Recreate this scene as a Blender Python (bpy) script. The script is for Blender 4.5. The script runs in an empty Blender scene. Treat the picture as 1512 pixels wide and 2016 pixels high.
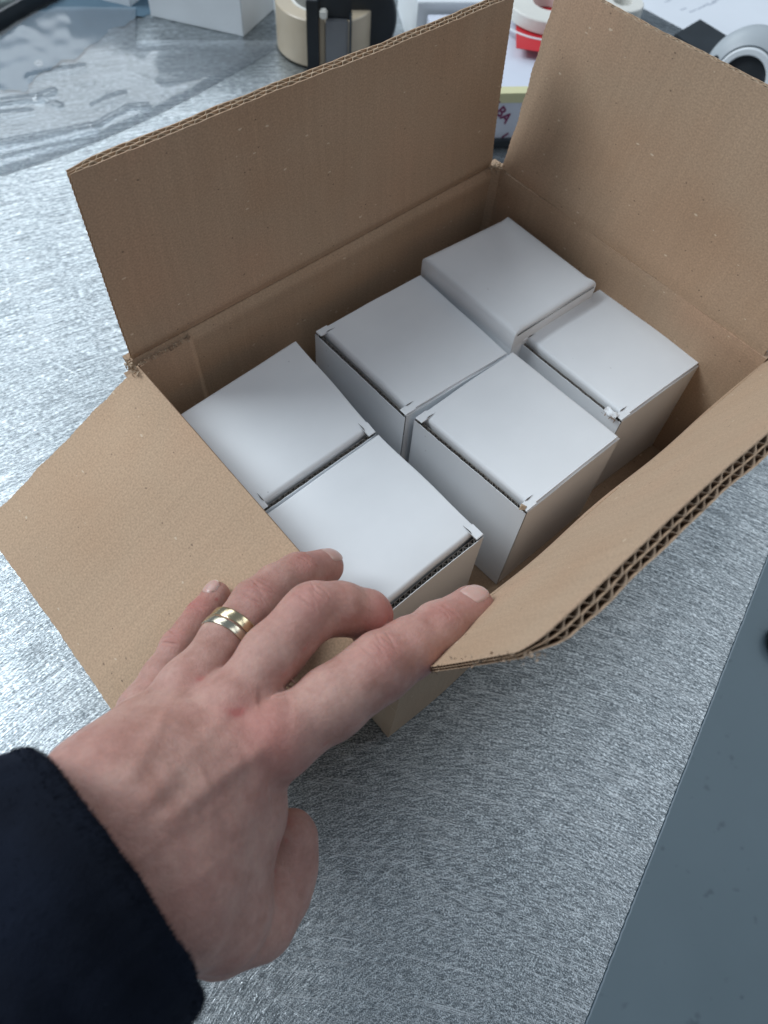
import bpy, bmesh, math, random
import numpy as np
from mathutils import Matrix, Vector
random.seed(7); rng = np.random.default_rng(7)
MM = 0.001
# ------------------------------------------------------------------ camera, world, lamps, exposure
FPX = 1470.27
RC = np.array([[0.74124813, -0.66867547, 0.05851773],
               [-0.54469545, -0.65016838, -0.52970552],
               [0.39224747, 0.36076889, -0.84616058]])       # rows: camera right, down, forward
CP = np.array([-131.114, -100.418, 439.816])                 # camera position, mm
scene = bpy.context.scene
cam_d = bpy.data.cameras.new('camera'); cam = bpy.data.objects.new('camera', cam_d)
scene.collection.objects.link(cam); scene.camera = cam
cam_d.sensor_fit = 'VERTICAL'; cam_d.sensor_height = 36; cam_d.lens = FPX / 2016 * 36
cam_d.clip_start = 0.01; cam_d.clip_end = 50
m = Matrix.Identity(4)
for i in range(3):
    m[i][0] = RC[0][i]; m[i][1] = -RC[1][i]; m[i][2] = -RC[2][i]; m[i][3] = CP[i] * MM
cam.matrix_world = m
cam_d.dof.use_dof = True; cam_d.dof.focus_distance = 0.385; cam_d.dof.aperture_fstop = 11.0

world = bpy.data.worlds.new('World'); scene.world = world; world.use_nodes = True
wn = world.node_tree
wn.nodes['Background'].inputs[0].default_value = (0.60, 0.72, 0.86, 1)
wn.nodes['Background'].inputs[1].default_value = 0.33

def area_lamp(name, loc, target, sx, sy, power, color):
    d = bpy.data.lights.new(name, 'AREA'); d.shape = 'RECTANGLE'; d.size = sx; d.size_y = sy
    d.energy = power; d.color = color
    o = bpy.data.objects.new(name, d); scene.collection.objects.link(o)
    o.location = loc
    o.rotation_euler = (Vector(target) - Vector(loc)).to_track_quat('-Z', 'Y').to_euler()
    return o
area_lamp('ceiling_lamp', (-1.1, 1.8, 2.1), (0.1, 0.15, 0.05), 1.3, 1.2, 61, (0.87, 0.945, 1.0))
area_lamp('ceiling_lamp', (0.9, 3.6, 2.3), (0.15, 0.5, 0.0), 3.0, 1.8, 55, (0.87, 0.945, 1.0))
area_lamp('ceiling_lamp', (1.0, -0.5, 2.2), (0.1, 0.1, 0.05), 0.9, 0.8, 5.0, (0.88, 0.94, 1.0))
area_lamp('ceiling_lamp', (2.6, -0.5, 1.9), (0.1, 0.1, 0.05), 1.0, 1.2, 10, (0.90, 0.96, 1.0))
vs = scene.view_settings
vs.view_transform = 'Standard'; vs.look = 'None'; vs.gamma = 1.0; vs.exposure = 0.0; vs.use_curve_mapping = False

# ------------------------------------------------------------------ helpers
def ray(u, v): return RC.T @ np.array([(u - 756) / FPX, (v - 1008) / FPX, 1.0])
def at(u, v, z):                                    # a point of the horizontal plane z (mm)
    r = ray(u, v); return CP + r * (z - CP[2]) / r[2]
def atd(u, v, d):                                   # a point at depth d (mm) from the lens plane
    return CP + ray(u, v) * d
def to_cam(p): return (np.asarray(p) - CP) @ RC.T
def to_world(q): return np.asarray(q) @ RC + CP
def nrm(v): v = np.asarray(v, float); return v / (np.linalg.norm(v) + 1e-12)

def link(o, parent=None):
    scene.collection.objects.link(o)
    if parent is not None: o.parent = parent
    return o
def mesh_obj(name, verts, faces, mats, parent=None, uvs=None, smooth=False, fmat=None, label=None, loc=None):
    """verts in mm, world coordinates unless parent is placed (then relative to parent's location)"""
    me = bpy.data.meshes.new(name)
    V = np.asarray(verts, float) * MM
    org = np.zeros(3)
    if parent is not None:
        p = parent
        while p is not None: org += np.array(p.location); p = p.parent
    elif loc is not None: org = np.asarray(loc, float) * MM
    me.from_pydata((V - org).tolist(), [], [tuple(int(i) for i in f) for f in faces])
    if not isinstance(mats, (list, tuple)): mats = [mats]
    for mt in mats: me.materials.append(mt)
    if uvs is not None:
        uvl = me.uv_layers.new(name='UVMap')
        U = np.asarray(uvs, float)
        idx = np.zeros(len(me.loops), dtype=np.int32); me.loops.foreach_get('vertex_index', idx)
        uvl.data.foreach_set('uv', U[idx].ravel())
    if fmat is not None: me.polygons.foreach_set('material_index', np.asarray(fmat, dtype=np.int32))
    if smooth: me.polygons.foreach_set('use_smooth', [True] * len(me.polygons))
    me.update()
    o = bpy.data.objects.new(name, me)
    link(o, parent)
    if parent is None and loc is not None: o.location = org
    if label: o['label'] = label
    return o
def thing(name, label, cat, loc=(0, 0, 0), group=None):
    o = bpy.data.objects.new(name, None); o.location = np.asarray(loc, float) * MM
    o.empty_display_size = 0.02; link(o)
    o['label'] = label; o['category'] = cat
    if group: o['group'] = group
    return o
def tag(o, label, cat, group=None):
    o['label'] = label; o['category'] = cat
    if group: o['group'] = group
    return o
def structure(o): o['kind'] = 'structure'; return o
class MB:
    def __init__(s): s.v = []; s.f = []; s.uv = []; s.m = []
    def add(s, v, f, uv=None, mi=0):
        b = len(s.v); s.v += [list(map(float, p)) for p in v]; s.f += [[b + i for i in q] for q in f]
        s.uv += [list(map(float, p)) for p in (uv if uv is not None else [(p[0], p[1]) for p in v])]
        s.m += [mi] * len(f)
    def build(s, name, mats, parent=None, smooth=False, label=None, loc=None):
        return mesh_obj(name, s.v, s.f, mats, parent, np.array(s.uv) , smooth, s.m, label, loc)
def smooth01(x): x = np.clip(x, 0, 1); return x * x * (3 - 2 * x)
_W = [(nrm(rng.normal(size=3)), rng.uniform(0, 6.28)) for _ in range(24)]
def wob(p, scale, seed=0):                          # smooth pseudo-noise in about [-1, 1]; p in mm
    p = np.asarray(p, float); s = 0
    for k in range(6):
        d, ph = _W[(seed * 5 + k) % 24]
        s = s + np.sin(p @ d * (6.283 / scale) * (0.7 + 0.23 * k) + ph + seed)
    return s / 3.2

# ------------------------------------------------------------------ materials
def new_mat(name):
    mt = bpy.data.materials.new(name); mt.use_nodes = True
    nt = mt.node_tree; b = nt.nodes['Principled BSDF']
    return mt, nt, b
def N(nt, typ, **kw):
    n = nt.nodes.new(typ)
    for k, v in kw.items():
        if hasattr(n, k) and k not in n.inputs: setattr(n, k, v)
        else: n.inputs[k].default_value = v
    return n
def L(nt, a, b): nt.links.new(a, b)
def ramp(nt, fac, stops):
    r = nt.nodes.new('ShaderNodeValToRGB'); L(nt, fac, r.inputs[0])
    e = r.color_ramp.elements
    while len(e) < len(stops): e.new(0.5)
    for i, (p, c) in enumerate(stops):
        e[i].position = p; e[i].color = (*c, 1) if len(c) == 3 else c
    return r
def mixc(nt, fac, a, b, mode='MIX'):
    n = nt.nodes.new('ShaderNodeMix'); n.data_type = 'RGBA'; n.blend_type = mode
    for sock, val in ((n.inputs[0], fac), (n.inputs[6], a), (n.inputs[7], b)):
        if hasattr(val, 'is_linked') or hasattr(val, 'links'): L(nt, val, sock)
        else: sock.default_value = val if not isinstance(val, tuple) else (*val[:3], 1)
    return n.outputs[2]
def mth(nt, op, a, b=None, c=None):
    n = nt.nodes.new('ShaderNodeMath'); n.operation = op
    for i, val in enumerate((a, b, c)):
        if val is None: continue
        if hasattr(val, 'links'): L(nt, val, n.inputs[i])
        else: n.inputs[i].default_value = val
    return n.outputs[0]
def simple(name, col, rough=0.6, metal=0.0, bump=0.0, bscale=800, spec=0.5, var=0.0):
    mt, nt, b = new_mat(name)
    b.inputs['Base Color'].default_value = (*col, 1); b.inputs['Roughness'].default_value = rough
    b.inputs['Metallic'].default_value = metal; b.inputs['Specular IOR Level'].default_value = spec
    tc = N(nt, 'ShaderNodeTexCoord')
    if var:
        n = N(nt, 'ShaderNodeTexNoise', Scale=bscale * 0.06, Detail=4.0); L(nt, tc.outputs['Object'], n.inputs['Vector'])
        r = ramp(nt, n.outputs[0], [(0.3, tuple(c * (1 - var) for c in col)), (0.7, tuple(min(1, c * (1 + var)) for c in col))])
        L(nt, r.outputs[0], b.inputs['Base Color'])
    if bump:
        n = N(nt, 'ShaderNodeTexNoise', Scale=float(bscale), Detail=3.0); L(nt, tc.outputs['Object'], n.inputs['Vector'])
        bp = N(nt, 'ShaderNodeBump', Strength=bump, Distance=0.0003); L(nt, n.outputs[0], bp.inputs['Height'])
        L(nt, bp.outputs[0], b.inputs['Normal'])
    return mt

def kraft_mat(name, base, wash=0.5, flecks=True):
    # UV is in metres; flutes run along v
    mt, nt, b = new_mat(name)
    b.inputs['Roughness'].default_value = 0.78; b.inputs['Specular IOR Level'].default_value = 0.25
    uv = N(nt, 'ShaderNodeUVMap')
    def mapped(sx, sy):
        mp = N(nt, 'ShaderNodeMapping'); L(nt, uv.outputs[0], mp.inputs[0]); mp.inputs['Scale'].default_value = (sx, sy, 1); return mp.outputs[0]
    n1 = N(nt, 'ShaderNodeTexNoise', Scale=9.0, Detail=5.0); L(nt, mapped(1, 1), n1.inputs['Vector'])
    n2 = N(nt, 'ShaderNodeTexNoise', Scale=1.0, Detail=3.0); L(nt, mapped(900, 900), n2.inputs['Vector'])
    n3 = N(nt, 'ShaderNodeTexNoise', Scale=1.0, Detail=2.0); L(nt, mapped(260, 14), n3.inputs['Vector'])
    c = tuple(base)
    r1 = ramp(nt, n1.outputs[0], [(0.3, tuple(x * y for x, y in zip(c, (0.96, 0.90, 0.86)))), (0.5, c), (0.72, tuple(x * y for x, y in zip(c, (1.08, 1.0, 0.98))))])
    col = mixc(nt, 0.30, r1.outputs[0], ramp(nt, n2.outputs[0], [(0.3, (0.25, 0.25, 0.25)), (0.7, (0.78, 0.78, 0.78))]).outputs[0], 'OVERLAY')
    col = mixc(nt, 0.12 * wash, col, ramp(nt, n3.outputs[0], [(0.3, (0.1, 0.1, 0.1)), (0.7, (0.9, 0.9, 0.9))]).outputs[0], 'OVERLAY')
    if flecks:
        for sc, sx, lo, colr, off in ((620, 0.7, 0.020, (0.10, 0.07, 0.05), 0.0), (520, 0.5, 0.022, (0.72, 0.60, 0.45), 3.3)):
            mp = N(nt, 'ShaderNodeMapping'); L(nt, uv.outputs[0], mp.inputs[0])
            mp.inputs['Scale'].default_value = (sc * sx, sc, 1); mp.inputs['Location'].default_value = (off, off * 2, 0)
            mp.inputs['Rotation'].default_value = (0, 0, off)
            nd = N(nt, 'ShaderNodeTexNoise', Scale=2.0); L(nt, mp.outputs[0], nd.inputs['Vector'])
            mv = mixc(nt, 0.35, mp.outputs[0], nd.outputs[1])
            vo = N(nt, 'ShaderNodeTexVoronoi', voronoi_dimensions='2D', Scale=1.0); L(nt, mv, vo.inputs['Vector'])
            # only few cells carry a fleck
            sc_ = N(nt, 'ShaderNodeSeparateColor'); L(nt, vo.outputs['Color'], sc_.inputs[0])
            sel = mth(nt, 'GREATER_THAN', sc_.outputs[0], 0.972)
            dot = mth(nt, 'LESS_THAN', vo.outputs['Distance'], mth(nt, 'MULTIPLY', sc_.outputs[1], 0.20))
            col = mixc(nt, mth(nt, 'MULTIPLY', mth(nt, 'MULTIPLY', sel, dot), 0.6), col, colr)
    L(nt, col, b.inputs['Base Color'])
    h = mth(nt, 'ADD', mth(nt, 'MULTIPLY', n2.outputs[0], 0.10), mth(nt, 'MULTIPLY', n3.outputs[0], 0.55 * wash))
    bp = N(nt, 'ShaderNodeBump', Strength=0.5, Distance=0.0005); L(nt, h, bp.inputs['Height']); L(nt, bp.outputs[0], b.inputs['Normal'])
    return mt
M = {}
M['kraft'] = kraft_mat('kraft_liner', (0.42, 0.298, 0.203), 0.35)
M['kraft_smooth'] = kraft_mat('kraft_liner_outer', (0.50, 0.35, 0.235), 0.25)
M['flute'] = simple('kraft_fluting', (0.46, 0.35, 0.245), 0.85, bump=0.3, bscale=1500, var=0.15)
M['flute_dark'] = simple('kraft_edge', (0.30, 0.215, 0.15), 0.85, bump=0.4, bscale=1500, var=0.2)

def white_card():
    mt, nt, b = new_mat('white_card')
    b.inputs['Roughness'].default_value = 0.5; b.inputs['Specular IOR Level'].default_value = 0.35
    tc = N(nt, 'ShaderNodeTexCoord')
    n1 = N(nt, 'ShaderNodeTexNoise', Scale=22.0, Detail=5.0); L(nt, tc.outputs['Object'], n1.inputs['Vector'])
    n2 = N(nt, 'ShaderNodeTexNoise', Scale=900.0, Detail=3.0); L(nt, tc.outputs['Object'], n2.inputs['Vector'])
    r = ramp(nt, n1.outputs[0], [(0.3, (0.78, 0.81, 0.84)), (0.7, (0.84, 0.87, 0.90))])
    vo = N(nt, 'ShaderNodeTexVoronoi', Scale=230.0); L(nt, tc.outputs['Object'], vo.inputs['Vector'])
    sc = N(nt, 'ShaderNodeSeparateColor'); L(nt, vo.outputs['Color'], sc.inputs[0])
    f = mth(nt, 'MULTIPLY', mth(nt, 'GREATER_THAN', sc.outputs[0], 0.972), mth(nt, 'LESS_THAN', vo.outputs['Distance'], 0.13))
    L(nt, mixc(nt, mth(nt, 'MULTIPLY', f, 0.35), r.outputs[0], (0.3, 0.3, 0.32)), b.inputs['Base Color'])
    h = mth(nt, 'ADD', mth(nt, 'MULTIPLY', n2.outputs[0], 0.05), mth(nt, 'MULTIPLY', n1.outputs[0], 1.0))
    bp = N(nt, 'ShaderNodeBump', Strength=0.35, Distance=0.0008); L(nt, h, bp.inputs['Height']); L(nt, bp.outputs[0], b.inputs['Normal'])
    return mt
M['white'] = white_card()
M['grey_card'] = simple('grey_card_inside', (0.24, 0.22, 0.20), 0.85, bump=0.3, bscale=1200, var=0.12)

def table_metal():
    mt, nt, b = new_mat('brushed_steel')
    b.inputs['Metallic'].default_value = 1.0
    tc = N(nt, 'ShaderNodeTexCoord')
    O = tc.outputs['Object']
    cen = at(760, 2500, -7) * MM
    def polar(cx, cy, sr, st):
        s = N(nt, 'ShaderNodeSeparateXYZ'); L(nt, O, s.inputs[0])
        dx = mth(nt, 'SUBTRACT', s.outputs[0], cx); dy = mth(nt, 'SUBTRACT', s.outputs[1], cy)
        r = mth(nt, 'SQRT', mth(nt, 'ADD', mth(nt, 'MULTIPLY', dx, dx), mth(nt, 'MULTIPLY', dy, dy)))
        th = mth(nt, 'ARCTAN2', dy, dx)
        c = N(nt, 'ShaderNodeCombineXYZ'); L(nt, mth(nt, 'MULTIPLY', r, sr), c.inputs[0])
        L(nt, mth(nt, 'MULTIPLY', mth(nt, 'MULTIPLY', th, 0.45), st), c.inputs[1]); return c.outputs[0]
    def lin(ang, sa, sb):
        mp = N(nt, 'ShaderNodeMapping', vector_type='POINT'); L(nt, O, mp.inputs[0])
        mp.inputs['Rotation'].default_value = (0, 0, ang)
        mp2 = N(nt, 'ShaderNodeMapping'); L(nt, mp.outputs[0], mp2.inputs[0]); mp2.inputs['Scale'].default_value = (sa, sb, 1)
        return mp2.outputs[0]
    def noise(v, det=3.0, rough=0.6, sc=1.0):
        n = N(nt, 'ShaderNodeTexNoise', Scale=sc, Detail=det, Roughness=rough); L(nt, v, n.inputs['Vector']); return n.outputs[0]
    p1 = noise(polar(cen[0], cen[1], 1500, 330), 3.0, 0.65)         # fine short arcs, painted glints of scratches around one point
    p2 = noise(polar(cen[0] + 0.05, cen[1] - 0.02, 900, 40), 2.0)   # longer arcs, painted glints as well
    g = noise(O, 3.0, 0.7, 1300.0)                                 # grain
    l2 = noise(lin(-0.35, 2300, 10), 1.0)
    blot = noise(O, 4.0, 0.6, 9.0)
    def thr(x, a, c): return ramp(nt, x, [(a, (0, 0, 0)), (c, (1, 1, 1))]).outputs[0]
    s = mth(nt, 'ADD', mth(nt, 'MULTIPLY', p1, 0.9), mth(nt, 'MULTIPLY', g, 0.35))
    s = mth(nt, 'ADD', s, mth(nt, 'MULTIPLY', p2, 0.5))
    q1 = noise(polar(cen[0] + .03, cen[1] + .05, 2200, 26), 1.0); q2 = noise(polar(cen[0] - .35, cen[1] - .25, 2000, 20), 1.0)
    scr = mth(nt, 'MAXIMUM', thr(q1, 0.60, 0.65), mth(nt, 'MAXIMUM', thr(q2, 0.61, 0.66), thr(l2, 0.64, 0.69)))
    h = mth(nt, 'ADD', s, mth(nt, 'MULTIPLY', scr, 0.35))
    bp = N(nt, 'ShaderNodeBump', Strength=1.0, Distance=0.000115); L(nt, h, bp.inputs['Height']); L(nt, bp.outputs[0], b.inputs['Normal'])
    col = ramp(nt, s, [(0.70, (0.10, 0.115, 0.125)), (0.88, (0.27, 0.30, 0.32)), (1.04, (0.68, 0.73, 0.755))])
    c2 = mixc(nt, mth(nt, 'MULTIPLY', scr, 0.45), col.outputs[0], (0.9, 0.93, 0.95))
    c3 = mixc(nt, 0.35, c2, ramp(nt, blot, [(0.3, (0.35, 0.36, 0.36)), (0.7, (0.62, 0.62, 0.62))]).outputs[0], 'OVERLAY')
    L(nt, c3, b.inputs['Base Color'])
    rr = ramp(nt, p1, [(0.3, (0.47,) * 3), (0.7, (0.34,) * 3)]); L(nt, rr.outputs[0], b.inputs['Roughness'])
    return mt
M['steel'] = table_metal()
M['steel_edge'] = simple('steel_edge', (0.10, 0.12, 0.14), 0.5, 1.0, bump=0.8, bscale=900, var=0.3)
M['burr'] = simple('steel_burr', (0.42, 0.50, 0.55), 0.5, 0.3, bump=0.5, bscale=900)

def floor_mat():
    mt, nt, b = new_mat('painted_floor')
    tc = N(nt, 'ShaderNodeTexCoord')
    n = N(nt, 'ShaderNodeTexNoise', Scale=3.0, Detail=6.0); L(nt, tc.outputs['Object'], n.inputs['Vector'])
    r = ramp(nt, n.outputs[0], [(0.3, (0.25, 0.325, 0.36)), (0.7, (0.30, 0.38, 0.42))])
    v = N(nt, 'ShaderNodeTexNoise', Scale=42.0, Detail=2.0); L(nt, tc.outputs['Object'], v.inputs['Vector'])
    spots = ramp(nt, v.outputs[0], [(0.67, (0, 0, 0)), (0.74, (1, 1, 1))])
    L(nt, mixc(nt, mth(nt, 'MULTIPLY', spots.outputs[0], 0.32), r.outputs[0], (0.05, 0.065, 0.075)), b.inputs['Base Color'])
    b.inputs['Roughness'].default_value = 0.55
    return mt
M['floor'] = floor_mat()

# ------------------------------------------------------------------ setting: table top, floor
ZT = -7.0
e0 = at(1512, 1090, ZT); e1 = at(1150, 2016, ZT); ed = nrm(e0 - e1); en = np.array([-ed[1], ed[0], 0])   # en points into the table
def edge_line(off_in, z, t0=-520, t1=1500, n=400, jit=0.0):
    return [e1 + ed * t - [0, 0, 0] + en * (off_in + jit * (random.random() - .5)) + np.array([0, 0, z - ZT]) for t in np.linspace(t0, t1, n)]
top = edge_line(0, ZT, jit=0.35, n=1200)
mb = MB()
back = [p + en * 950 for p in (top[-1], top[0])]
mb.add(top + back, [list(range(len(top) + 2))])
low = [p + np.array([0, 0, -4.0]) - en * 1.5 for p in top]
tab = mb.build('table_top', M['steel'])
structure(tab)
mb = MB(); n = len(top); mb.add([p - en * .02 for p in top] + low, [[i, i + 1, n + i + 1, n + i] for i in range(n - 1)])
structure(mb.build('table_edge', M['steel_edge'], tab))
mb = MB(); l1 = [p - en * (0.1 + .25 * random.random()) for p in low]; l2 = [p - en * 1.0 for p in low]; l3 = [p - en * 1.0 + [0, 0, -40] for p in low]
mb.add(l1 + l2 + l3, [[i, i + 1, n + i + 1, n + i] for i in range(n - 1)] + [[n + i, n + i + 1, 2 * n + i + 1, 2 * n + i] for i in range(n - 1)])
structure(mb.build('table_lip', M['burr'], tab))
mb = MB(); mb.add([(-6000, -6000, -760), (6000, -6000, -760), (6000, 6000, -760), (-6000, 6000, -760)], [[0, 1, 2, 3]])
structure(mb.build('floor', M['floor']))

# ------------------------------------------------------------------ carton
def lerp(a, b, t): return a + (b - a) * t
def slab_panel(mb, P00, P10, P11, P01, th, nout, nu=24, nv=16, disp=None, edge=None, uv0=(0, 0), mi=0, thick=None, layers=None):
    """closed slab; inner face through the four corners, thickness th towards nout.
    disp(u, v) moves the inner face along -nout; edge(u, v) -> in-plane outward shift"""
    P00, P10, P11, P01 = [np.asarray(p, float) for p in (P00, P10, P11, P01)]
    W = np.linalg.norm(P10 - P00); Hh = np.linalg.norm(P01 - P00)
    eu = nrm(P10 - P00); ev = nrm(P01 - P00)
    V = []; UV = []
    for s in (0, 1):
        for j in range(nv + 1):
            for i in range(nu + 1):
                u = i / nu; v = j / nv
                p = (P00 * (1 - u) * (1 - v) + P10 * u * (1 - v) + P11 * u * v + P01 * (1 - u) * v)
                if edge: du, dv = edge(u, v); p = p + eu * du + ev * dv
                d = disp(u, v) if disp else 0.0
                a, b = (0, th) if layers is None else layers
                k = thick(u, v) if thick else 1.0
                p = p + nout * (d + (b if s else a) * k)
                V.append(p); UV.append((u * W * MM + uv0[0], v * Hh * MM + uv0[1]))
    n1 = (nu + 1) * (nv + 1); F = []
    idx = lambda s, i, j: s * n1 + j * (nu + 1) + i
    for j in range(nv):
        for i in range(nu):
            F.append([idx(0, i, j), idx(0, i + 1, j), idx(0, i + 1, j + 1), idx(0, i, j + 1)])
            F.append([idx(1, i, j), idx(1, i, j + 1), idx(1, i + 1, j + 1), idx(1, i + 1, j)])
    for i in range(nu):
        F.append([idx(0, i, 0), idx(1, i, 0), idx(1, i + 1, 0), idx(0, i + 1, 0)])
        F.append([idx(0, i, nv), idx(0, i + 1, nv), idx(1, i + 1, nv), idx(1, i, nv)])
    for j in range(nv):
        F.append([idx(0, 0, j), idx(0, 0, j + 1), idx(1, 0, j + 1), idx(1, 0, j)])
        F.append([idx(0, nu, j), idx(1, nu, j), idx(1, nu, j + 1), idx(0, nu, j + 1)])
    mb.add(V, F, UV, mi)

def wave_sheet(mb, P00, P10, P11, P01, nout, pitch, lo, hi, phase=0., t=0.35, disp=None, edge=None, thick=None, nv=6):
    P00, P10, P11, P01 = [np.asarray(p, float) for p in (P00, P10, P11, P01)]
    W = np.linalg.norm(P10 - P00); nn = int(W / pitch * 12); eu = nrm(P10 - P00); ev = nrm(P01 - P00)
    V = []
    for s in (0, 1):
        for j in range(nv + 1):
            for i in range(nn + 1):
                u = i / nn; v = j / nv
                p = (P00 * (1 - u) * (1 - v) + P10 * u * (1 - v) + P11 * u * v + P01 * (1 - u) * v)
                if edge: du, dv = edge(u, v); p = p + eu * du + ev * dv
                k = thick(u, v) if thick else 1.0; d = disp(u, v) if disp else 0
                w = 0.5 + 0.5 * math.tanh(1.6 * math.sin(2 * math.pi * (u * W / pitch) + phase + 0.35 * math.sin(u * 37 + phase))) / math.tanh(1.6)
                V.append(p + nout * (d + k * (lo + (hi - lo - t) * w + t * s)))
    n1 = (nn + 1) * (nv + 1); F = []
    idx = lambda s, i, j: s * n1 + j * (nn + 1) + i
    for j in range(nv):
        for i in range(nn):
            F.append([idx(0, i, j), idx(0, i + 1, j), idx(0, i + 1, j + 1), idx(0, i, j + 1)])
            F.append([idx(1, i, j), idx(1, i, j + 1), idx(1, i + 1, j + 1), idx(1, i + 1, j)])
    for i in range(nn):
        F.append([idx(0, i, 0), idx(1, i, 0), idx(1, i + 1, 0), idx(0, i + 1, 0)])
        F.append([idx(0, i, nv), idx(0, i + 1, nv), idx(1, i + 1, nv), idx(1, i, nv)])
    mb.add(V, F)

A = np.array([-25, 201, 120.]); B = np.array([277, 203, 120.]); C_ = np.array([268, -32, 120.]); D = np.array([-33, -31, 120.])
A0 = np.array([-21, 199, -6.]); B0 = np.array([274, 200, -6.]); C0 = np.array([270, -24, -6.]); D0 = np.array([-22.5, -23.5, -6.])
TH = 6.2
carton = thing('shipping_carton', 'open brown corrugated shipping carton holding six small white boxes on the steel table', 'cardboard box', (120, 85, -7))
def groove_wall(u, v): return 0.0
def wall(name, Pb0, Pb1, Pt1, Pt0, nout, seed, bow=1.0, gk=1.0):
    mb = MB()
    def disp(u, v):
        g = 1.4 * math.exp(-((1 - v) * 125 / 3.0) ** 2) - 0.7 * math.exp(-(((1 - v) * 125 - 7) / 5.0) ** 2)
        return g * gk + bow * wob(np.array([u * 300, v * 120, seed * 50.]), 160, seed)
    slab_panel(mb, Pb0, Pb1, Pt1, Pt0, TH, nout, 60, 60, disp, uv0=(seed * .37, seed * .11))
    return mb.build(name, M['kraft'], carton, smooth=False)
Yp = np.array([0, 1., 0]); Xp = np.array([1., 0, 0]); Zp = np.array([0, 0, 1.])
def shade_smooth(o, ang=0.6):
    me = o.data
    me.polygons.foreach_set('use_smooth', [True] * len(me.polygons))
    bm = bmesh.new(); bm.from_mesh(me)
    for e in bm.edges:
        if len(e.link_faces) == 2 and e.calc_face_angle(0) > ang: e.smooth = False
        elif len(e.link_faces) != 2: e.smooth = False
    bm.to_mesh(me); bm.free(); return o
shade_smooth(wall('wall', A0 - [2, 0, 0], B0 + [6, 0, 0], B + [6, 0, 0], A - [2, 0, 0], Yp, 1))
shade_smooth(wall('wall', B0, C0, C_, B, Xp, 2, gk=.3))
shade_smooth(wall('wall', C0 + [6, 0, 0], D0 - [6, 0, 0], D - [6, 0, 0], C_ + [6, 0, 0], -Yp, 3))
shade_smooth(wall('wall', D0, A0, A - [0, 0, 4], D - [0, 0, 4], -Xp, 4))
mb = MB(); slab_panel(mb, (-26, -29, -1), (271, -29, -1), (271, 199, -1), (-26, 199, -1), 4, -Zp, 4, 4)
mb.build('bottom_panel', M['kraft'], carton)
# corner strips where the walls are folded
def corner_post(P0, P1, d1, d2, w=5.0):
    mb = MB(); V = []; F = []; UV = []
    nz = 30
    prof = [(w + 3.0, -0.2), (w, 0.7), (w * .72, 0.25), (w * .6, 1.6), (w * .25, w * .25 + .8), (1.6, w * .6), (0.25, w * .72), (0.7, w), (-0.2, w + 3.0)]
    for j in range(nz + 1):
        p = lerp(P0, P1, j / nz)
        for a, b in prof:
            V.append(p + d1 * a + d2 * b + 0.15 * wob(p, 30, 3) * (d1 + d2)); UV.append((a * MM + b * MM * .3, j / nz * .125))
    k = len(prof)
    for j in range(nz):
        for i in range(k - 1): F.append([j * k + i, j * k + i + 1, (j + 1) * k + i + 1, (j + 1) * k + i])
    mb.add(V, F, UV); return shade_smooth(mb.build('corner_fold', M['kraft'], carton), 1.2)
corner_post(B0 + [-.5, -.5, 5], B + [-.5, -.5, 1.0], -Xp, -Yp, 7.0)
corner_post(A0 + [.5, -.5, 5], A + [.5, -.5, -1], Xp, -Yp, 3.0)

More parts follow.
